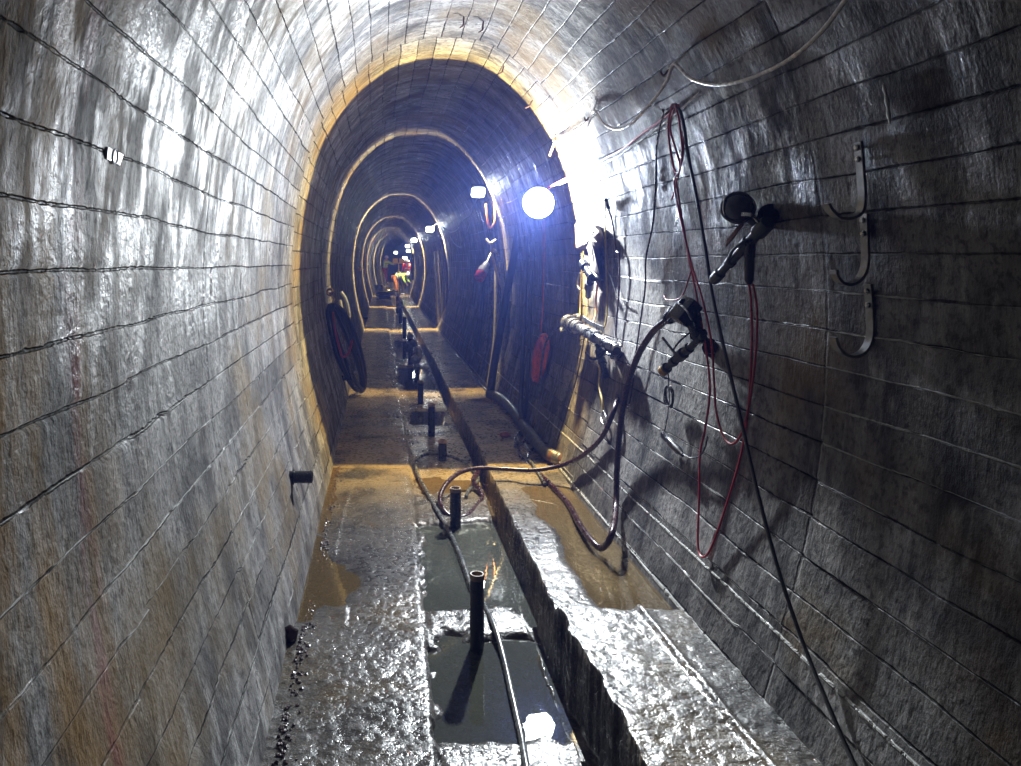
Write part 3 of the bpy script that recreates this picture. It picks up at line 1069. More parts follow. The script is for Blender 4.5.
# gauge valve, upper
g0 = wallpt(752, 222, 0.06)
t = thing('gauge_valve', g0, 'black valve with a round gauge and grey barrel on the right wall', 'valve')
gc = wallpt(738, 208, 0.13)
ax = Vector((-0.62, -0.75, 0.12)).normalized()
go = MB().lathe(gc - ax * 0.035, gc + ax * 0.03, [(0, .045), (.006, .058), (.02, .064), (.055, .064), (.062, .058), (.062, .052), (.056, .050)], n=28).build('gauge', 'black_rubber', t)
MB().lathe(gc + ax * 0.018, gc + ax * 0.026, [(0, .050), (.006, .050), (.010, .040), (.012, .02)], n=28).build('gauge_glass', 'glass', go)
u = ax.orthogonal().normalized()
MB().tube([gc + ax * 0.031 - Vector((0, 0, .035)) + Vector((-.03, .03, 0)), gc + ax * .031 + Vector((-.034, .034, 0)), gc + ax * .031 + Vector((-.03, .03, .035))], .005, n=8).build('gauge_bezel', 'steel', go)
a, b_ = wallpt(768, 222, 0.07), wallpt(713, 281, 0.13)
ln = (b_ - a).length
MB().lathe(a, b_, [(0, .026), (.01, .031), (ln * .16, .031), (ln * .17, .022), (ln * .30, .022), (ln * .31, .029), (ln * .40, .029), (ln * .41, .019), (ln * .62, .018), (ln * .63, .023), (ln * .68, .023), (ln * .69, .017), (ln * .84, .017), (ln * .85, .024), (ln * .96, .024), (ln, .018), (ln, .012), (ln - .03, .011)], n=22).build('barrel', 'olive', t)
MB().tube([wallpt(745, 212, .10), wallpt(752, 220, .09), wallpt(760, 224, .07)], .022, n=12).build('elbow', 'dark_metal', t)
MB().strip([wallpt(744, 222, .12), wallpt(736, 232, .14), wallpt(727, 243, .15)], (0, -0.3, 1), .028, .006).build('lever', 'rust', t)
MB().tube([wallpt(752, 240, .10), wallpt(742, 243, .13), wallpt(733, 250, .14), wallpt(727, 262, .13)], .007, n=8).build('handle', 'dark_metal', t)
MB().strip([wallpt(742, 214, .15), wallpt(752, 215, .13), wallpt(758, 221, .10)], (0, -0.3, 1), .014, .008).build('clamp', 'steel', t)
a, b_ = wallpt(750, 238, .09), wallpt(749, 284, .09)
ln = (b_ - a).length
MB().lathe(a, b_, [(0, .014), (.01, .022), (ln * .4, .022), (ln * .42, .019), (ln * .9, .019), (ln, .010)], n=16).build('socket', 'black_rubber', t)
MB().lathe(wallpt(771, 216, -.02), wallpt(771, 216, .075), [(0, .05), (.06, .05), (.062, .03), (.095, .03)], n=18).build('mount', 'dark_metal', t)

# black box valve with brass tap, lower
g0 = wallpt(694, 318, 0.05)
t = thing('box_valve', g0, 'black box valve with a brass tap, feeding the maroon hose', 'valve')
R = Matrix.Rotation(math.radians(40), 3, 'Y') @ Matrix.Rotation(math.radians(20), 3, 'Z')
MB().box(wallpt(685, 311, .13), .075, .09, .125, R).build('box', 'dark_metal', t)
MB().strip([wallpt(678, 303, .18), wallpt(686, 310, .19), wallpt(692, 320, .17)], (0, 1, .4), .02, .008).build('lever', 'steel', t)
a, b_ = wallpt(690, 314, .10), wallpt(702, 343, .06)
ln = (b_ - a).length
MB().lathe(a, b_, ring_prof(ln, .034, ((.1, .3, 1.25), (.6, .8, 1.2))), n=18).build('body', 'dark_metal', t)
coupling(wallpt(684, 303, .14), wallpt(668, 320, .12), .024, 'dark_metal', t)
a, b_ = wallpt(703, 336, .07), wallpt(662, 372, .12)
ln = (b_ - a).length
br = MB().lathe(a, b_, ring_prof(ln, .017, ((.3, .36, 1.5), (.44, .56, 1.7), (.66, .72, 1.4), (.86, .97, 1.6))), n=18).build('tap', 'olive', t)
MB().lathe(wallpt(665.5, 369, .118), wallpt(661, 373, .125), [(0, .024), (.012, .027), (.03, .027), (.03, .02)], n=18).build('tap_mouth', 'brass', br)
MB().tube([wallpt(663, 338, .13), wallpt(670, 347, .13), wallpt(677, 355, .12), wallpt(680, 352, .11)], .007, n=8).build('tap_handle', 'olive', br)
MB().tube([wallpt(693, 330, .10), wallpt(680, 341, .12), wallpt(673, 350, .12)], .005, n=8).build('spindle', 'dark_metal', t)
MB().lathe(wallpt(714, 349, -.02), wallpt(708, 346, .06), [(0, .045), (.05, .045), (.052, .03), (.09, .03)], n=18).build('mount', 'dark_metal', t)
cord('tap_wire', wp((668, 370, .10), (669, 388, .06), (669, 405, .05), (664, 436, .05)), .003, 'black_rubber', 'thin wire hanging from the brass tap to a black plug')
b = MB()
cc_ = wallpt(670, 398, .045)
pts = []
for k in range(4 * 16 + 1):
    an = k / 16 * 2 * PI
    rr = .052 + .010 * math.sin(k * 0.37 + 1) + .004 * math.cos(k * 1.7)
    pts.append(cc_ + Vector((-.006 * math.sin(k * .5) - .004, rr * math.cos(an) * 1.0, rr * math.sin(an) * 1.05)))
o = b.tube(pts, .0035, n=6, spans=3).build('wire_coil', 'black_rubber', None, origin=cc_)
tag(o, 'small coil of thin black wire below the brass tap', 'cable')
a, b_ = wallpt(663, 434, .05), wallpt(683, 455, .05)
t = thing('cable_plug', a, 'black plug hanging on the right wall by a thin wire', 'plug')
ln = (b_ - a).length
MB().lathe(a, b_, [(0, .008), (.008, .017), (.02, .020), (ln * .8, .020), (ln * .84, .016), (ln, .009)], n=16).build('shell', 'black_rubber', t)
MB().tube(wp((683, 454, .05), (690, 458, .05), (698, 457, .05), (704, 450, .05), (708, 436, .05)), .004, n=8).build('lead', 'grey_rubber', t)

# silver valve with hose tail, on the bright part of the wall
g0 = wallpt(600, 334, .04)
t = thing('silver_valve', g0, 'silver ball valve with claw couplings on the bright right wall', 'valve')
a, b_ = wallpt(571, 323, .14), wallpt(617, 349, .10)
ln = (b_ - a).length
MB().lathe(a, b_, ring_prof(ln, .03, ((.05, .2, 1.5), (.3, .44, 1.35), (.52, .6, 1.5), (.74, .8, 1.3), (.88, .97, 1.25))), n=20).build('body', 'steel', t)
coupling(wallpt(577, 327, .14), wallpt(567, 322, .15), .046, 'steel', t)
coupling(wallpt(606, 344, .10), wallpt(617, 351, .10), .026, 'dark_metal', t)
a, b_ = wallpt(598, 344, .09), wallpt(606, 377, .06)
ln = (b_ - a).length
MB().lathe(a, b_, ring_prof(ln, .022, ((.2, .35, 1.5), (.5, .6, 1.3))), n=18).build('stem', 'dark_metal', t)
MB().tube([wallpt(586, 353, .10), wallpt(592, 359, .10), wallpt(600, 357, .09), wallpt(606, 350, .09)], .010, n=8).build('handle', 'dark_metal', t)
MB().strip([wallpt(583, 318, .16), wallpt(592, 324, .17), wallpt(603, 329, .16)], (0, .4, 1), .035, .010).build('lever', 'steel', t)
cord('yellow_cord', wp((598, 352, .05), (600, 370, .04), (599, 385, .04), (602, 400, .04), (603, 412, .03)), .008, 'yellow_cord', 'yellow cord dangling below the silver valve', 'cord')
o = MB().tube(wp((603, 410, .03), (606, 417, .04), (604, 425, .04), (601, 418, .04)), .006, n=8, closed=True).build('chain_link', 'steel', None, origin=wallpt(603, 412, .03))
tag(o, 'steel link at the end of the yellow cord', 'chain')

# dark valve above it
g0 = wallpt(590, 268, .03)
t = thing('dark_valve', g0, 'small dark valve under the brown shadow shape on the right wall', 'valve')
a, b_ = wallpt(582, 262, .10), wallpt(594, 279, .08)
ln = (b_ - a).length
MB().lathe(a, b_, ring_prof(ln, .026, ((.1, .3, 1.4), (.6, .9, 1.35))), n=18).build('body', 'dark_metal', t)
MB().tube([wallpt(590, 268, .09), wallpt(597, 277, .09), wallpt(602, 282, .07)], .014, n=10).build('branch', 'dark_metal', t)
a, b_ = wallpt(590, 276, .08), wallpt(588, 297, .06)
MB().lathe(a, b_, ring_prof((b_ - a).length, .022, ((.3, .6, 1.5),)), n=16).build('stem', 'black_rubber', t)
MB().tube([wallpt(580, 273, .09), wallpt(577, 283, .08), wallpt(580, 290, .07)], .007, n=8).build('handle', 'galv', t)

# shadow under the lamp, built as a raised brown shape
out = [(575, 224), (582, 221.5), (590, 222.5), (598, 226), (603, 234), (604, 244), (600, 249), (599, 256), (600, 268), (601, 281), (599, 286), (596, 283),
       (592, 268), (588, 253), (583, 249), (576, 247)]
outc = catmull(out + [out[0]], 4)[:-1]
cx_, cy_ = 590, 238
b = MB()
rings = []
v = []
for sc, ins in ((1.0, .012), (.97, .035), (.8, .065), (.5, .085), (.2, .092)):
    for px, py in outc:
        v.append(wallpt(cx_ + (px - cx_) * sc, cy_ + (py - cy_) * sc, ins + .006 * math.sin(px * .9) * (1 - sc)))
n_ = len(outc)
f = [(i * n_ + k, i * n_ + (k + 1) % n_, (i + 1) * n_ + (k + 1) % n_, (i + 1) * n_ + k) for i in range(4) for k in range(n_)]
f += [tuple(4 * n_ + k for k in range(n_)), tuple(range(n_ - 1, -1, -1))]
o = b.add(v, f).build('shadow_shape', 'cast_shadow', None, origin=wallpt(590, 238))
tag(o, 'brown raised shadow shape with a hanging tail on the bright right wall', 'cast_shadow')

# thin leads on the bright part of the wall
cord('thin_lead', wp((605, 201, .03), (605, 225, .03), (606, 262, .03), (607, 300, .03), (606, 322, .05), (600, 336, .08)), .006, 'yellow_cord', 'straight yellow brown lead hanging beside the brown shadow shape', group='thin leads on the bright wall')
cord('thin_lead', wp((606, 205, .03), (611, 216, .03), (614, 232, .03), (616, 250, .03), (619, 256, .03), (619, 290, .03), (616, 330, .03), (617, 345, .04)), .006, 'maroon_rubber', 'dark red lead hanging right of the yellow brown one', group='thin leads on the bright wall')
cord('thin_lead', wp((608, 268, .03), (612, 280, .03), (618, 296, .03), (628, 302, .03)), .005, 'black_rubber', 'short dark lead slanting away from the yellow brown one', group='thin leads on the bright wall')
cord('thin_lead', wp((584, 250, .03), (582, 268, .05), (581, 290, .05), (580, 312, .06), (578, 324, .10)), .006, 'yellow_cord', 'yellow lead down the edge of the dark zone to the silver valve', group='thin leads on the bright wall')
cord('thin_lead', wp((598, 282, .03), (596, 298, .03), (596, 312, .04), (592, 326, .10)), .007, 'orange', 'orange lead between the two valves', group='thin leads on the bright wall')
cord('thin_lead', wp((586, 322, .05), (583, 345, .03), (576, 380, .02), (567, 410, .02), (557, 442, .02)), .005, 'black_rubber', 'black lead slanting down the wall from the silver valve', group='thin leads on the bright wall')
cord('cable_clip', wp((606, 203, .03), (606, 200, .06)) + wp((607, 204, .04), (609, 209, .03)), .012, 'black_rubber', 'small black clip at the top of the yellow brown lead', 'clip')

# white lime runs
for q, lab in (([(656, 168), (655, 176), (657, 184), (656, 193)], 'white lime run on the wall between the hanging cables'),
               ([(883, 84), (886, 95), (888, 108), (890, 124)], 'white lime run on the dark wall above the three hooks')):
    P = [wallpt(x, y, .009) for x, y in q]
    rr = [.002, .006, .003, .007, .004, .006, .002]
    o = MB().tube(P, .01, n=10, spans=6, radii=rr).build('lime_run', 'lime', None, origin=P[0])
    tag(o, lab, 'deposit')

# ------------------------------------------------------------------ thick hoses
hA = [wallpt(614, 349, .10), at(619, 362, 5.05), at(620, 385, 5.0), wallpt(614, 410, .06), wallpt(602, 437, .05), wallpt(586, 453, .05), at(566, 464, 5.3), at(535, 470, 5.35),
      at(505, 469, 5.38), at(480, 468, 5.35), at(461, 472, 5.25), at(447, 483, 5.05), at(440, 497, 4.88), at(443, 509, 4.72), at(452, 517, 4.66), at(466, 516, 4.67),
      at(476, 507, 4.85), at(482, 498, 5.02), at(480, 490, 5.15), at(473, 481, 5.35), at(478, 472, 5.55)]
t = thing('thick_hose', hA[0], 'maroon hose from the silver valve that loops round the second pipe stub', 'hose')
MB().tube(hA, .0155, n=14, spans=8).build('tube', 'maroon_rubber', t)
coupling(hA[1], hA[0], .022, 'steel', t)
hB = [wallpt(676, 312, .13), wallpt(667, 320, .14), wallpt(652, 333, .15), wallpt(637, 358, .15), wallpt(626, 392, .13), wallpt(620, 430, .10), wallpt(617, 470, .06), wallpt(616, 505, .04), at(612, 533, 3.96),
      at(602, 548, 4.03), at(591, 540, 4.15), at(579, 523, 4.45), at(567, 502, 4.9), at(548, 482, 5.35), at(533, 469, 5.75), at(522, 459, 6.0), at(518, 446, 6.4), at(523, 431, 7.0), at(529, 412, 7.9)]
t = thing('thick_hose', hB[0], 'thick dark hose arching from the box valve down to the brown puddle', 'hose')
MB().tube(hB, .0175, n=14, spans=8).build('tube', 'maroon_rubber', t)
coupling(hB[1], hB[0], .025, 'dark_metal', t)


def fl(px, py, dz=0.0, r=0.012):
    z = 0.0
    for _ in range(3):
        p = floorpt(px, py, z)
        z = max(fz(p.x, p.y), -0.016) + r + dz
    return floorpt(px, py, z)


cC = [fl(540, 820), fl(532, 790), fl(526, 764), fl(521, 735), fl(512, 695), fl(503, 655), fl(494, 625), fl(484, 605, .01), fl(472, 588), fl(462, 560), fl(450, 533), fl(438, 512), fl(428, 494),
      fl(417, 472), fl(417, 460), fl(427, 454), fl(445, 455), fl(462, 461), fl(474, 470), fl(478, 480), fl(469, 490), fl(466, 497)]
cord('floor_cable', cC, .012, 'grey_rubber', 'grey cable snaking forward past the pipe stubs to the photo edge', n=12)
cord('floor_cable', [fl(545, 484, .01), fl(534, 466, .01), fl(528, 456, .01), fl(534, 446, .02), fl(533, 437, .03), fl(537, 425, .05), fl(538, 412, .1)], .011, 'grey_rubber', 'short kinked grey cable in front of the open corrugated pipe')

# corrugated pipe with open end
cp = [(567, 461), (557, 458), (546, 452), (533, 438), (524, 426), (515, 413), (505, 402), (496, 396), (489, 394)]
P = [fl(x, y, 0, .06) for x, y in cp]
t = thing('corrugated_pipe', P[0], 'grey corrugated pipe on the right walkway with its open end forward', 'pipe')
q = resample(catmull([tuple(p) for p in P], 8), .012)
b = MB().tube([Vector(p) for p in q], .05, n=18, smooth=False, radii=[.055 if k % 2 else .050 for k in range(len(q))])
b.f = [fc for fc in b.f if len(fc) < 10 or min(fc) > 18]
b.build('tube', 'galv', t)
d = (P[0] - P[1]).normalized()
MB().lathe(P[0] - d * .04, P[0] + d * .02, [(0, .056), (.004, .066), (.05, .068), (.06, .066), (.06, .054), (.02, .052), (-.12, .05)], n=24).build('end_collar', 'rust', t)

# leaning and hanging pipes and cables in the dark zone on the right
cord('leaning_pipe', [fl(490, 396, 0, .04), at(494, 366, 8.65), at(501, 326, 8.6), at(508, 288, 8.55), at(514, 256, 8.5), at(519, 228, 8.45)], .045, 'black_rubber', 'thick black pipe leaning on the wall beyond the nearest lamp', 'pipe', n=16)
cord('hanging_cable', [at(526, 236, 7.3), at(525, 290, 7.2), at(523, 350, 7.1), at(521, 395, 7.1), fl(520, 432), fl(516, 446)], .022, 'black_rubber', 'left of two straight black cables hanging beside the leaning pipe', group='straight black cables in the dark zone')
cord('hanging_cable', [at(532, 234, 7.1), at(531, 290, 7.0), at(529, 350, 7.0), at(527, 395, 6.95), fl(524, 428), fl(527, 440)], .018, 'black_rubber', 'right of two straight black cables hanging beside the leaning pipe', group='straight black cables in the dark zone')
cord('thin_lead', [at(544, 200, 6.6), wallpt(544, 260, .03), wallpt(543, 300, .03), wallpt(541, 332, .04)], .006, 'orange_cord', 'thin orange lead down to the orange cord coil', group='thin leads in the dark zone')
cord('hose_tail', [wallpt(568, 324, .15), wallpt(555, 330, .10), wallpt(545, 345, .08), wallpt(541, 370, .08), wallpt(539, 395, .06), wallpt(536, 424, .05)], .010, 'grey_rubber', 'pale hose tail arching left from the silver valve', 'hose')
cord('thin_lead', [wallpt(581, 345, .05), wallpt(574, 372, .03), wallpt(562, 402, .03), wallpt(546, 424, .03)], .006, 'grey_rubber', 'grey lead slanting down the dark wall', group='thin leads in the dark zone')

# coil of orange cord
cc_ = wallpt(541, 356, .04)
pts = []
tz = Vector((0, 0, 1)); ty = Vector((-.1, 1, 0)).normalized()
for k in range(13 * 12 + 1):
    an = k / 12 * 2 * PI
    w_ = .34 + .14 * math.sin(k * .21 + .4) + .05 * math.sin(k * 1.3)
    hgt = .185 + .03 * math.sin(k * .13) + .012 * math.cos(k * .8)
    q = cc_ + ty * w_ * .50 * math.cos(an) + tz * (hgt * math.sin(an) - .02) 
    xw = section_at(q.z, 1) - .03 - .028 * (.5 + .5 * math.sin(k * .47))
    pts.append(Vector((xw, q.y, q.z)))
o = MB().tube(pts, .010, n=6, spans=2).build('cord_coil', 'orange_cord', None, origin=cc_)
tag(o, 'coil of orange red cord hanging on the dark right wall', 'cord')

# tangle of cables at the foot of the right wall
tang = [
    ([(494, 392, 0), (504, 395, .02), (514, 408, .03), (520, 424, .03), (530, 436, .02), (546, 444, .10)], 'maroon_rubber', 'dark cable lying over the corrugated pipe'),
    ([(487, 390, 0), (500, 392, .04), (511, 402, .06), (517, 414, .06), (523, 428, .05), (536, 440, .08)], 'black_rubber', 'black cable along the top of the corrugated pipe'),
    ([(470, 372, 0), (478, 383, 0), (488, 388, 0), (496, 380, .06), (501, 362, .3)], 'black_rubber', 'black cable looping up beside the leaning pipe'),
    ([(455, 353, 0), (466, 366, 0), (476, 378, 0), (486, 390, 0), (492, 392, 0)], 'grey_rubber', 'grey cable trailing back along the right walkway'),
    ([(452, 346, 0), (462, 352, 0), (474, 366, 0), (484, 372, 0), (491, 366, .08)], 'black_rubber', 'black cable curving behind the grey trailing one'),
    ([(515, 447, 0), (516, 437, 0), (522, 431, .02), (527, 437, .02), (521, 443, .02), (517, 436, .05)], 'grey_rubber', 'small knot of grey cable under the straight black cables'),
    ([(528, 450, 0), (524, 440, 0), (531, 432, .04), (538, 438, .06), (533, 446, .03)], 'pale_hose', 'small pale loop in the cable tangle'),
]
for q, m_, lab in tang:
    cord('floor_cable', [fl(x, y, dz) for x, y, dz in q], .013, m_, lab, group='cable tangle at the foot of the right wall')

# grey hose bundle by the second lamp
bun = [
    ([(497, 262), (497, 300), (495, 345), (489, 386)], 9.3, 'pale_hose', .035, 'thick pale hose hanging by the second lamp'),
    ([(492, 268), (490, 310), (485, 350), (480, 372)], 9.6, 'grey_rubber', .022, 'grey hose hanging left of the thick pale hose'),
    ([(488, 258), (484, 285), (481, 320), (476, 352)], 9.9, 'black_rubber', .022, 'black hose at the left of the hanging bundle'),
    ([(501, 262), (503, 300), (501, 345), (499, 388)], 9.1, 'pale_hose', .022, 'slim pale hose right of the thick pale one'),
    ([(494, 252), (499, 275), (499, 320), (493, 378)], 9.2, 'grey_rubber', .018, 'thin grey hose crossing the hanging bundle'),
    ([(508, 300), (506, 335), (503, 365), (500, 392)], 8.9, 'pale_hose', .040, 'pale ribbed hose behind the leaning pipe'),
]
for q, y, m_, r, lab in bun:
    P = [at(x, yy_, y) for x, yy_ in q]
    P[-1].z = max(P[-1].z, fz(P[-1].x, P[-1].y) + r)
    cord('hanging_hose', P, r, m_, lab, 'hose', group='hose bundle by the second lamp', n=12)
cord('orange_cord', [at(486, 204, 9.35), at(487, 216, 9.3), at(489, 227, 9.28), at(492, 226, 9.28), at(495, 219, 9.3), at(494, 200, 9.4)], .012, 'orange', 'orange cord looped below the second lamp', 'cord')
cord('strap_clip', [at(486, 239, 9.3), at(490, 243, 9.28), at(496, 240, 9.3)], .016, 'pale_hose', 'pale clip above the yellow strap', 'clip')
o = MB().strip([at(491, 243, 9.2), at(493, 258, 9.18), at(497, 274, 9.16), at(503, 290, 9.14)], (1, .2, 0.2), .035, .008).build('wall_strap', 'yellow_cord', None, origin=at(491, 243, 9.2))
tag(o, 'yellow strap hanging across the hose bundle', 'strap')
p0, p1 = at(487, 263, 9.1), at(478.5, 279, 8.95)
t = thing('power_plug', p0, 'grey industrial plug with a red end hanging by the second lamp', 'plug')
ln = (p1 - p0).length
MB().lathe(p0, p1, [(0, .02), (.01, .04), (ln * .3, .045), (ln * .32, .06), (ln * .6, .062), (ln * .62, .05)], n=20).build('body', 'grey_plastic', t)
d = (p1 - p0).normalized()
MB().lathe(p0 + d * ln * .62, p1 + d * .01, [(0, .055), (.01, .066), (ln * .3, .066), (ln * .36, .055), (ln * .36, .045), (ln * .2, .04)], n=20).build('red_end', 'red_plastic', t)
MB().tube([p0, at(490, 256, 9.2), at(494, 250, 9.3), at(498, 256, 9.35)], .018, n=10).build('lead', 'grey_rubber', t)
cord('thin_wire', [at(478, 196, 9.5), at(470, 214, 11), at(463, 220, 12.2), at(458, 229, 12.6), at(451, 232, 13.5), at(445, 229, 15), at(437, 224, 17), at(433, 226, 17.7)], .010, 'pale_hose', 'thin pale wire sagging between the second and third lamps')
cord('thin_wire', [at(470, 222, 11), at(465, 238, 11.8), at(461, 247, 12.3), at(455, 244, 13), at(450, 236, 14)], .009, 'pale_hose', 'thin pale wire loop low on the dark wall past the second lamp')

# pale bundle by the third lamp
bun = [([(436, 251), (437, 270), (439, 295), (440, 320)], 17.6, 'pale_hose', .05, 'widest pale hose under the third lamp'),
       ([(439, 250), (442, 270), (444, 292), (442, 322)], 17.3, 'pale_hose', .035, 'pale hose right of the widest one'),
       ([(441, 240), (446, 262), (447, 290), (444, 318)], 17.0, 'post_end', .03, 'brown hose at the right of the pale bundle'),
       ([(434, 252), (436, 275), (436, 300), (438, 326)], 17.9, 'grey_rubber', .03, 'grey hose at the left of the pale bundle')]
for q, y, m_, r, lab in bun:
    P = [at(x, yy_, y) for x, yy_ in q]
    P[-1].z = fz(P[-1].x, P[-1].y) + r
    cord('hanging_hose', P, r, m_, lab, 'hose', group='hose bundle by the third lamp', n=10)
cord('upright_tube', [at(421, 256, 26), at(421.2, 262, 26), at(421.4, 266, 26)], .06, 'white_plate', 'short pale upright tube below the fourth lamp', 'tube', n=12)
cord('upright_tube', [at(413, 254, 32), at(413.6, 266, 32), at(413, 280, 32)], .05, 'pale_hose', 'long pale tube upright on the far right wall', 'tube', n=12)
for k, (x0, x1, lab) in enumerate(((378, 383, 'left of two pale tubes leaning on the far left wall'), (380, 386, 'right of two pale tubes leaning on the far left wall'))):
    cord('leaning_tube', [at(x0, 266, 36), at((x0 + x1) / 2, 275, 35.6), at(x1, 285, 35.2)], .05, 'pale_hose', lab, 'tube', n=10)

# ------------------------------------------------------------------ left wall: hose coil
A, B_ = at(331, 304, 8.15), at(362, 391, 8.85)
B_.z = max(B_.z, .06)
ax = (B_ - A)
sd = Vector((.35, .9, .2)).normalized()
sd = (sd - ax.normalized() * sd.dot(ax.normalized())).normalized()
up = ax.normalized().cross(sd)
pts = []
for k in range(7 * 16 + 1):
    an = k / 16 * 2 * PI + PI
    tt = .5 - .5 * math.cos(an - PI) * (.97 + .03 * math.sin(k * .19))
    wd = .075 + .04 * math.sin(k * .11 + 1)
    pts.append(A + ax * tt + sd * wd * 1.6 * math.sin(an - PI) + up * (.03 * math.sin(k * .33) + .035 * math.sin(an - PI)))
o = MB().tube(pts, .020, n=8, spans=3).build('hose_coil', 'black_rubber', None, origin=A)
tag(o, 'long coil of black hose hung on the left wall down to the walkway', 'hose')
cord('hose_end', [at(333, 312, 8.1), at(335, 330, 8.1), at(340, 350, 8.15), at(343, 357, 8.2), at(349, 352, 8.25), at(352, 340, 8.3)], .012, 'red_cable', 'reddish hose looped inside the black coil on left wall', 'hose')
cord('hose_end', [at(349, 366, 8.4), at(354, 385, 8.6), at(360, 391, 8.8), at(352, 395, 8.5), at(345, 397, 8.3), at(338, 380, 8.2), at(334, 362, 8.1)], .010, 'grey_rubber', 'grey hose tail at the foot of the black coil', 'hose')
a = wallpt(325, 293, -.02)
t = thing('wall_ring', a, 'brass ring on a pin above the black hose coil', 'ring')
MB().tube([a, a + Vector((.06, -.01, 0)), a + Vector((.10, -.02, 0))], .008, n=8).build('pin', 'rust', t)
rc = at(330, 292, a.y - .03)
MB().tube([rc + Vector((math.cos(k / 14 * 2 * PI) * .035, 0, math.sin(k / 14 * 2 * PI) * .035)) for k in range(14)], .013, n=8, closed=True, spans=2).build('ring', 'brass', t)
MB().tube([rc + Vector((.0, 0, -.04)), rc + Vector((.05, .02, -.08)), A + Vector((.02, 0, .02))], .006, n=8).build('tie', 'yellow_cord', t)
cord('hanging_hose', [at(341, 292, 9.1), at(346, 300, 9.1), at(349, 315, 9.15), at(347, 324, 9.2), at(343, 315, 9.2), at(340, 300, 9.2)], .02, 'pale_hose', 'pale hose loop beside the black coil on left wall', 'hose')
a = wallpt(355.5, 269, -.02)
t = thing('wall_valve', a, 'small yellow valve on the far left bright ring', 'valve')
MB().tube([a, a + Vector((.10, -.01, 0))], .014, n=8).build('pin', 'brass', t)
MB().lathe(a + Vector((.07, 0, 0)), a + Vector((.15, -.02, 0)), [(0, .03), (.01, .055), (.06, .055), (.08, .03)], n=14).build('knob', 'yellow_paint', t)
for px, py, y, lab in ((364.5, 318, 17, 'dark pipe end on the left wall at the third bright ring'),):
    wall_stub(px, py, 4, lab)

# ------------------------------------------------------------------ stones
p = fl(290, 634, 0, .03)
o = MB().ball(p, .035, .03, .036, jit=.16).build('stone', 'stone', None, origin=p)
tag(o, 'dark purple stone at the foot of the left wall by the brown puddle', 'stone')
p = fl(505, 435, 0, .02)
o = MB().ball(p, .045, .04, .028, jit=.16).build('stone', 'red_stone', None, origin=p)
tag(o, 'reddish stone on the right walkway beside the slot', 'stone')
b = MB()
for k in range(420):
    y = random.uniform(2.0, 4.3) if k < 340 else random.uniform(4.3, 5.9)
    xw = section_at(.02, -1)
    x = xw + .03 + abs(random.gauss(0, .022)) + .01
    s_ = random.uniform(.003, .009)
    b.ball((x, y, fz(x, y) + s_ * .3), s_, s_ * random.uniform(.7, 1.2), s_ * random.uniform(.5, .9), jit=.2, sub=1)
o = b.build('gravel', 'stone', smooth=False, origin=(section_at(.02, -1), 3, 0))
tag(o, 'dark wet gravel strewn along the foot of the left wall', 'gravel', None, 'stuff')

# ------------------------------------------------------------------ far end: people and their gear
def skin_mesh(name, nodes, edges, mat, parent, root=0, sub=1, M4=None):
    me = bpy.data.meshes.new('tmp')
    me.from_pydata([tuple(M4 @ Vector(p[:3])) for p in nodes], edges, [])
    ob = bpy.data.objects.new('tmp', me)
    C.objects.link(ob)
    sk = ob.modifiers.new('s', 'SKIN')
    ss = ob.modifiers.new('u', 'SUBSURF'); ss.levels = sub; ss.render_levels = sub
    for i, p in enumerate(nodes):
        d = me.skin_vertices[0].data[i]
        r = p[3]
        d.radius = (r, p[4] if len(p) > 4 else r)
        d.use_root = (i == root)
    dg = bpy.context.evaluated_depsgraph_get()
    nm = bpy.data.meshes.new_from_object(ob.evaluated_get(dg))
    nm.name = name
    bpy.data.objects.remove(ob)
    bpy.data.meshes.remove(me)
    nm.materials.clear(); nm.materials.append(M[mat])
    nm.polygons.foreach_set('use_smooth', [True] * len(nm.polygons))
    o = bpy.data.objects.new(name, nm)
    C.objects.link(o)
    o.parent = parent
    o.matrix_parent_inverse = Matrix.Translation(-Vector(parent.location))
    return o


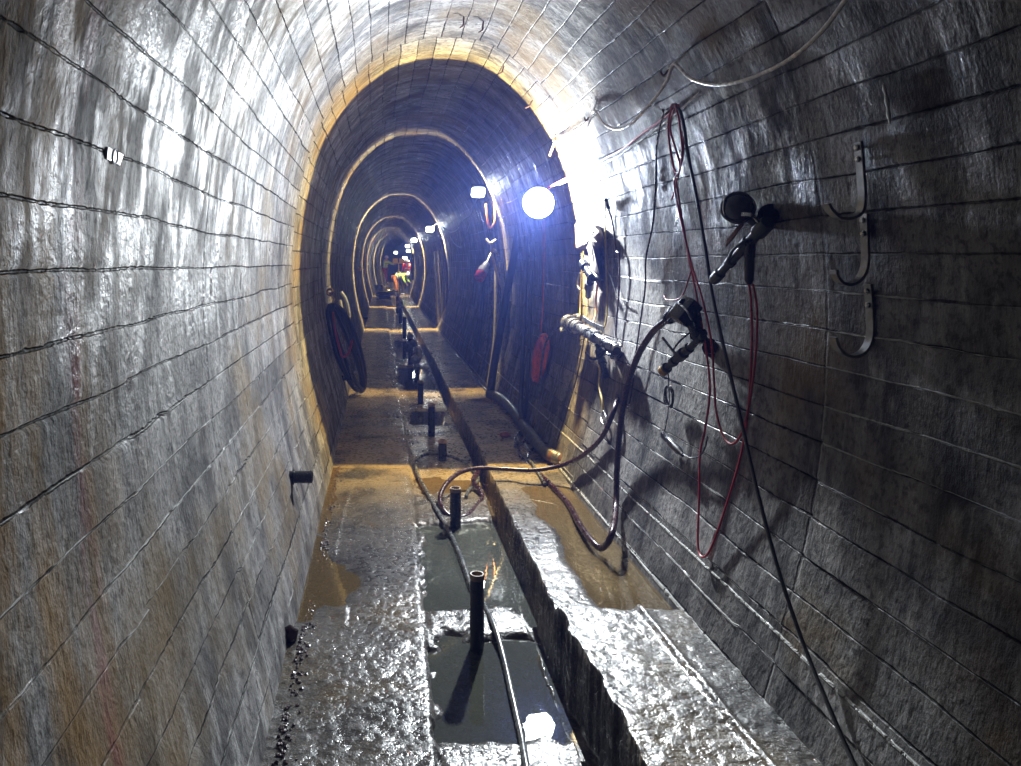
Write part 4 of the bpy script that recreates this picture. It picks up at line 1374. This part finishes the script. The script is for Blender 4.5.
def person(base, yaw, bend_deg, arms, label, top, legs, helmet, height=1.76, lean=0.0):
    """arms: (forward angle left, right) in degrees from hanging; faces -Y at yaw 0"""
    base = Vector(base)
    t = thing('person', base, label, 'person', 'workers at the far end')
    M4 = Matrix.Translation(base) @ Matrix.Rotation(yaw, 4, 'Z') @ Matrix.Scale(height / 1.76, 4)
    hip = Vector((0, 0.0, .93))
    RB = Matrix.Rotation(math.radians(bend_deg), 4, 'X')

    def up_(x, y, z):               # upper body bends about the hip
        q = RB @ Vector((x, y, z - .93)) + hip
        if bend_deg > 30:
            q.y += .12
        return q
    N, E = [], []

    def nd(q, r, r2=None):
        N.append((q[0], q[1], q[2], r, r2 if r2 else r)); return len(N) - 1

    def ed(*c):
        for a, b in zip(c[:-1], c[1:]):
            E.append((a, b))
    hb = Vector((0, .12 if bend_deg > 30 else 0, .95))
    pel = nd(hb, .13, .10)
    wa = nd(up_(0, 0, 1.12), .12, .09)
    ch = nd(up_(0, 0, 1.33), .145, .10)
    nk = nd(up_(0, 0, 1.49), .052)
    hd = nd(up_(0, -.015, 1.60), .078, .085)
    tp = nd(up_(0, -.01, 1.70), .070, .080)
    ed(pel, wa, ch, nk, hd, tp)
    no = nd(up_(0, -.105, 1.60), .014); ed(hd, no)
    jack, trou = [], []
    sleeve = {}
    for s, ang in ((-1, arms[0]), (1, arms[1])):
        sh = up_(.185 * s, 0, 1.43)
        ua = math.radians(ang)
        # arms hang by gravity, swung forward by ang
        el = sh + Vector((.04 * s, -.27 * math.sin(ua), -.27 * math.cos(ua)))
        fa = ua + math.radians(22)
        wr = el + Vector((-.02 * s, -.24 * math.sin(fa), -.24 * math.cos(fa)))
        pm = wr + Vector((0, -.07 * math.sin(fa), -.07 * math.cos(fa)))
        i1 = nd(sh, .055); i2 = nd(el, .042); i3 = nd(wr, .027); i4 = nd(pm, .030, .018)
        ed(ch, i1, i2, i3, i4)
        for k in range(4):
            q = pm + Vector((.0, 0, 0)) + Vector(((k - 1.5) * .018, -.085 * math.sin(fa + .4), -.085 * math.cos(fa + .4) + .008 * abs(k - 1.2)))
            j = nd(q, .008); ed(i4, j)
        q = wr + Vector((-.045 * s, -.05 * math.sin(fa) - .01, -.05 * math.cos(fa))); j = nd(q, .009); ed(i3, j)
        sleeve[s] = (sh, el, wr)
    legp = {}
    for s in (-1, 1):
        h_ = Vector((.09 * s, hb.y, .90)); k_ = Vector((.11 * s, -.03 + hb.y * .4, .50)); a_ = Vector((.12 * s, .03, .09)); f_ = Vector((.13 * s, -.13, .04))
        i1 = nd(h_, .088); i2 = nd(k_, .062); i3 = nd(a_, .042); i4 = nd(f_, .040, .03)
        ed(pel, i1, i2, i3, i4)
        legp[s] = (h_, k_, a_, f_)
    skin_mesh('body', N, E, 'skin', t, 0, 1, M4)
    # jacket
    N2 = [(*hb, .165, .135), (*up_(0, 0, 1.12), .155, .125), (*up_(0, 0, 1.33), .175, .130), (*up_(0, 0, 1.47), .08, .08)]
    E2 = [(0, 1), (1, 2), (2, 3)]
    for s in (-1, 1):
        sh, el, wr = sleeve[s]
        o_ = len(N2)
        N2 += [(*sh, .078), (*el, .060), (*(el.lerp(wr, .88)), .046)]
        E2 += [(2, o_), (o_, o_ + 1), (o_ + 1, o_ + 2)]
    jk = skin_mesh('jacket', N2, E2, top, t, 0, 1, M4)
    rb = MB()
    for zz in (1.06, 1.22):
        c0, c1 = M4 @ up_(0, 0, zz), M4 @ up_(0, 0, zz + .05)
        rb.lathe(c0, c1, [(0, .165), (.004, .178), (.046, .178), (.05, .165)], n=18)
    rb.build('reflective_band', 'reflect', jk)
    jk_child = jk.children
    N3 = [(*hb, .145, .12)]
    E3 = []
    for s in (-1, 1):
        h_, k_, a_, f_ = legp[s]
        o_ = len(N3)
        N3 += [(*h_, .105), (*k_, .080), (*(k_.lerp(a_, .85)), .066)]
        E3 += [(0, o_), (o_, o_ + 1), (o_ + 1, o_ + 2)]
    skin_mesh('trousers', N3, E3, legs, t, 0, 1, M4)
    for s in (-1, 1):
        h_, k_, a_, f_ = legp[s]
        skin_mesh('boot', [(*(a_ + Vector((0, 0, .14))), .058), (*a_, .055), (*f_, .050, .04)], [(0, 1), (1, 2)], 'boot', t, 1, 1, M4)
    c0, c1 = M4 @ up_(0, -.01, 1.64), M4 @ up_(0, -.01, 1.80)
    MB().lathe(c0, c1, [(0, .150), (.008, .150), (.012, .118), (.05, .114), (.10, .085), (.125, .03)], n=20).build('helmet', helmet, t)
    return t


px_w = at(385, 262, 45)
person((px_w.x, 45, fz(px_w.x - float(bend(45)), 45)), math.radians(60), 8, (70, 55), 'worker in a yellow green jacket and red trousers standing on the left', 'hivis', 'red_trousers', 'helmet_white', 1.80)
px_w = at(397, 280, 37)
person((px_w.x, 37, fz(.5, 37) + .0), math.radians(75), 78, (10, 25), 'worker in a yellow green jacket bending over the middle strip', 'hivis', 'orange_trousers', 'helmet_white', 1.70)
px_w = at(407.5, 262, 43)
person((px_w.x, 43, fz(1.2, 43)), math.radians(-20), 14, (25, 60), 'worker in a red jacket standing by the far right wall', 'hivis_red', 'dark_trousers', 'helmet_white', 1.78)

# yellow tripod stand, with lamp heads added to light the people, seen from behind
p = at(398.6, 262, 36.0)
base = Vector((p.x, 36, fz(.8, 36)))
t = thing('tripod_fill_lamp', base, 'yellow tripod with added fill lamps, turned towards the far workers', 'lamp')
hub = Vector((p.x, 36, 1.25))
for k in range(3):
    an = k * 2 * PI / 3 + .5
    MB().tube([hub, hub + Vector((math.cos(an) * .35, math.sin(an) * .35, -1.22))], .018, n=8, smooth=False).build('leg', 'yellow_paint', t)
MB().tube([hub, hub + Vector((0, 0, .3))], .02, n=8, smooth=False).build('mast', 'yellow_paint', t)
MB().tube([hub + Vector((-.28, 0, .3)), hub + Vector((.28, 0, .3))], .025, n=8, smooth=False).build('crossbar', 'yellow_paint', t)
lm = mat_emit('added_fill_lens', (1.0, .95, .85), 260)  # added fill light for the workers
for s in (-1, 1):
    c0 = hub + Vector((.16 * s, 0, .42))
    hd_ = MB().box(c0, .24, .08, .2).build('fill_lamp_head', 'yellow_paint', t)
    q = [c0 + Vector((a * .1, .045, b_ * .08)) for a, b_ in ((-1, -1), (-1, 1), (1, 1), (1, -1))]
    MB().add(q, [(0, 1, 2, 3)]).build('lens', lm, hd_, smooth=False)
    for k in (-1, 1):
        MB().tube([c0 + Vector((-.1, -.05, .05 * k)), c0 + Vector((.1, -.05, .05 * k))], .008, n=6, smooth=False).build('fill_lamp_guard', 'yellow_paint', hd_)

# hose heap in front of the people
for k, (px, py, r, m_, lab) in enumerate(((384, 300, .20, 'black_rubber', 'black hose coil lying on the far left walkway'),
                                          (391, 296, .17, 'grey_rubber', 'grey hose coil lying before the bending worker'),
                                          (378, 291, .20, 'black_rubber', 'farthest black hose coil on the left walkway'))):
    c0 = fl(px, py, 0, .03)
    pts = []
    for j in range(5 * 14 + 1):
        an = j / 14 * 2 * PI
        rr = r * (1 + .18 * math.sin(j * .23))
        pts.append(c0 + Vector((rr * math.cos(an) * 1.3, rr * math.sin(an), .03 + j * .004 + .02 * math.sin(j * .6))))
    o = MB().tube(pts, .028, n=7, spans=2).build('floor_coil', m_, None, origin=c0)
    tag(o, lab, 'hose', 'hose coils on the far walkway')
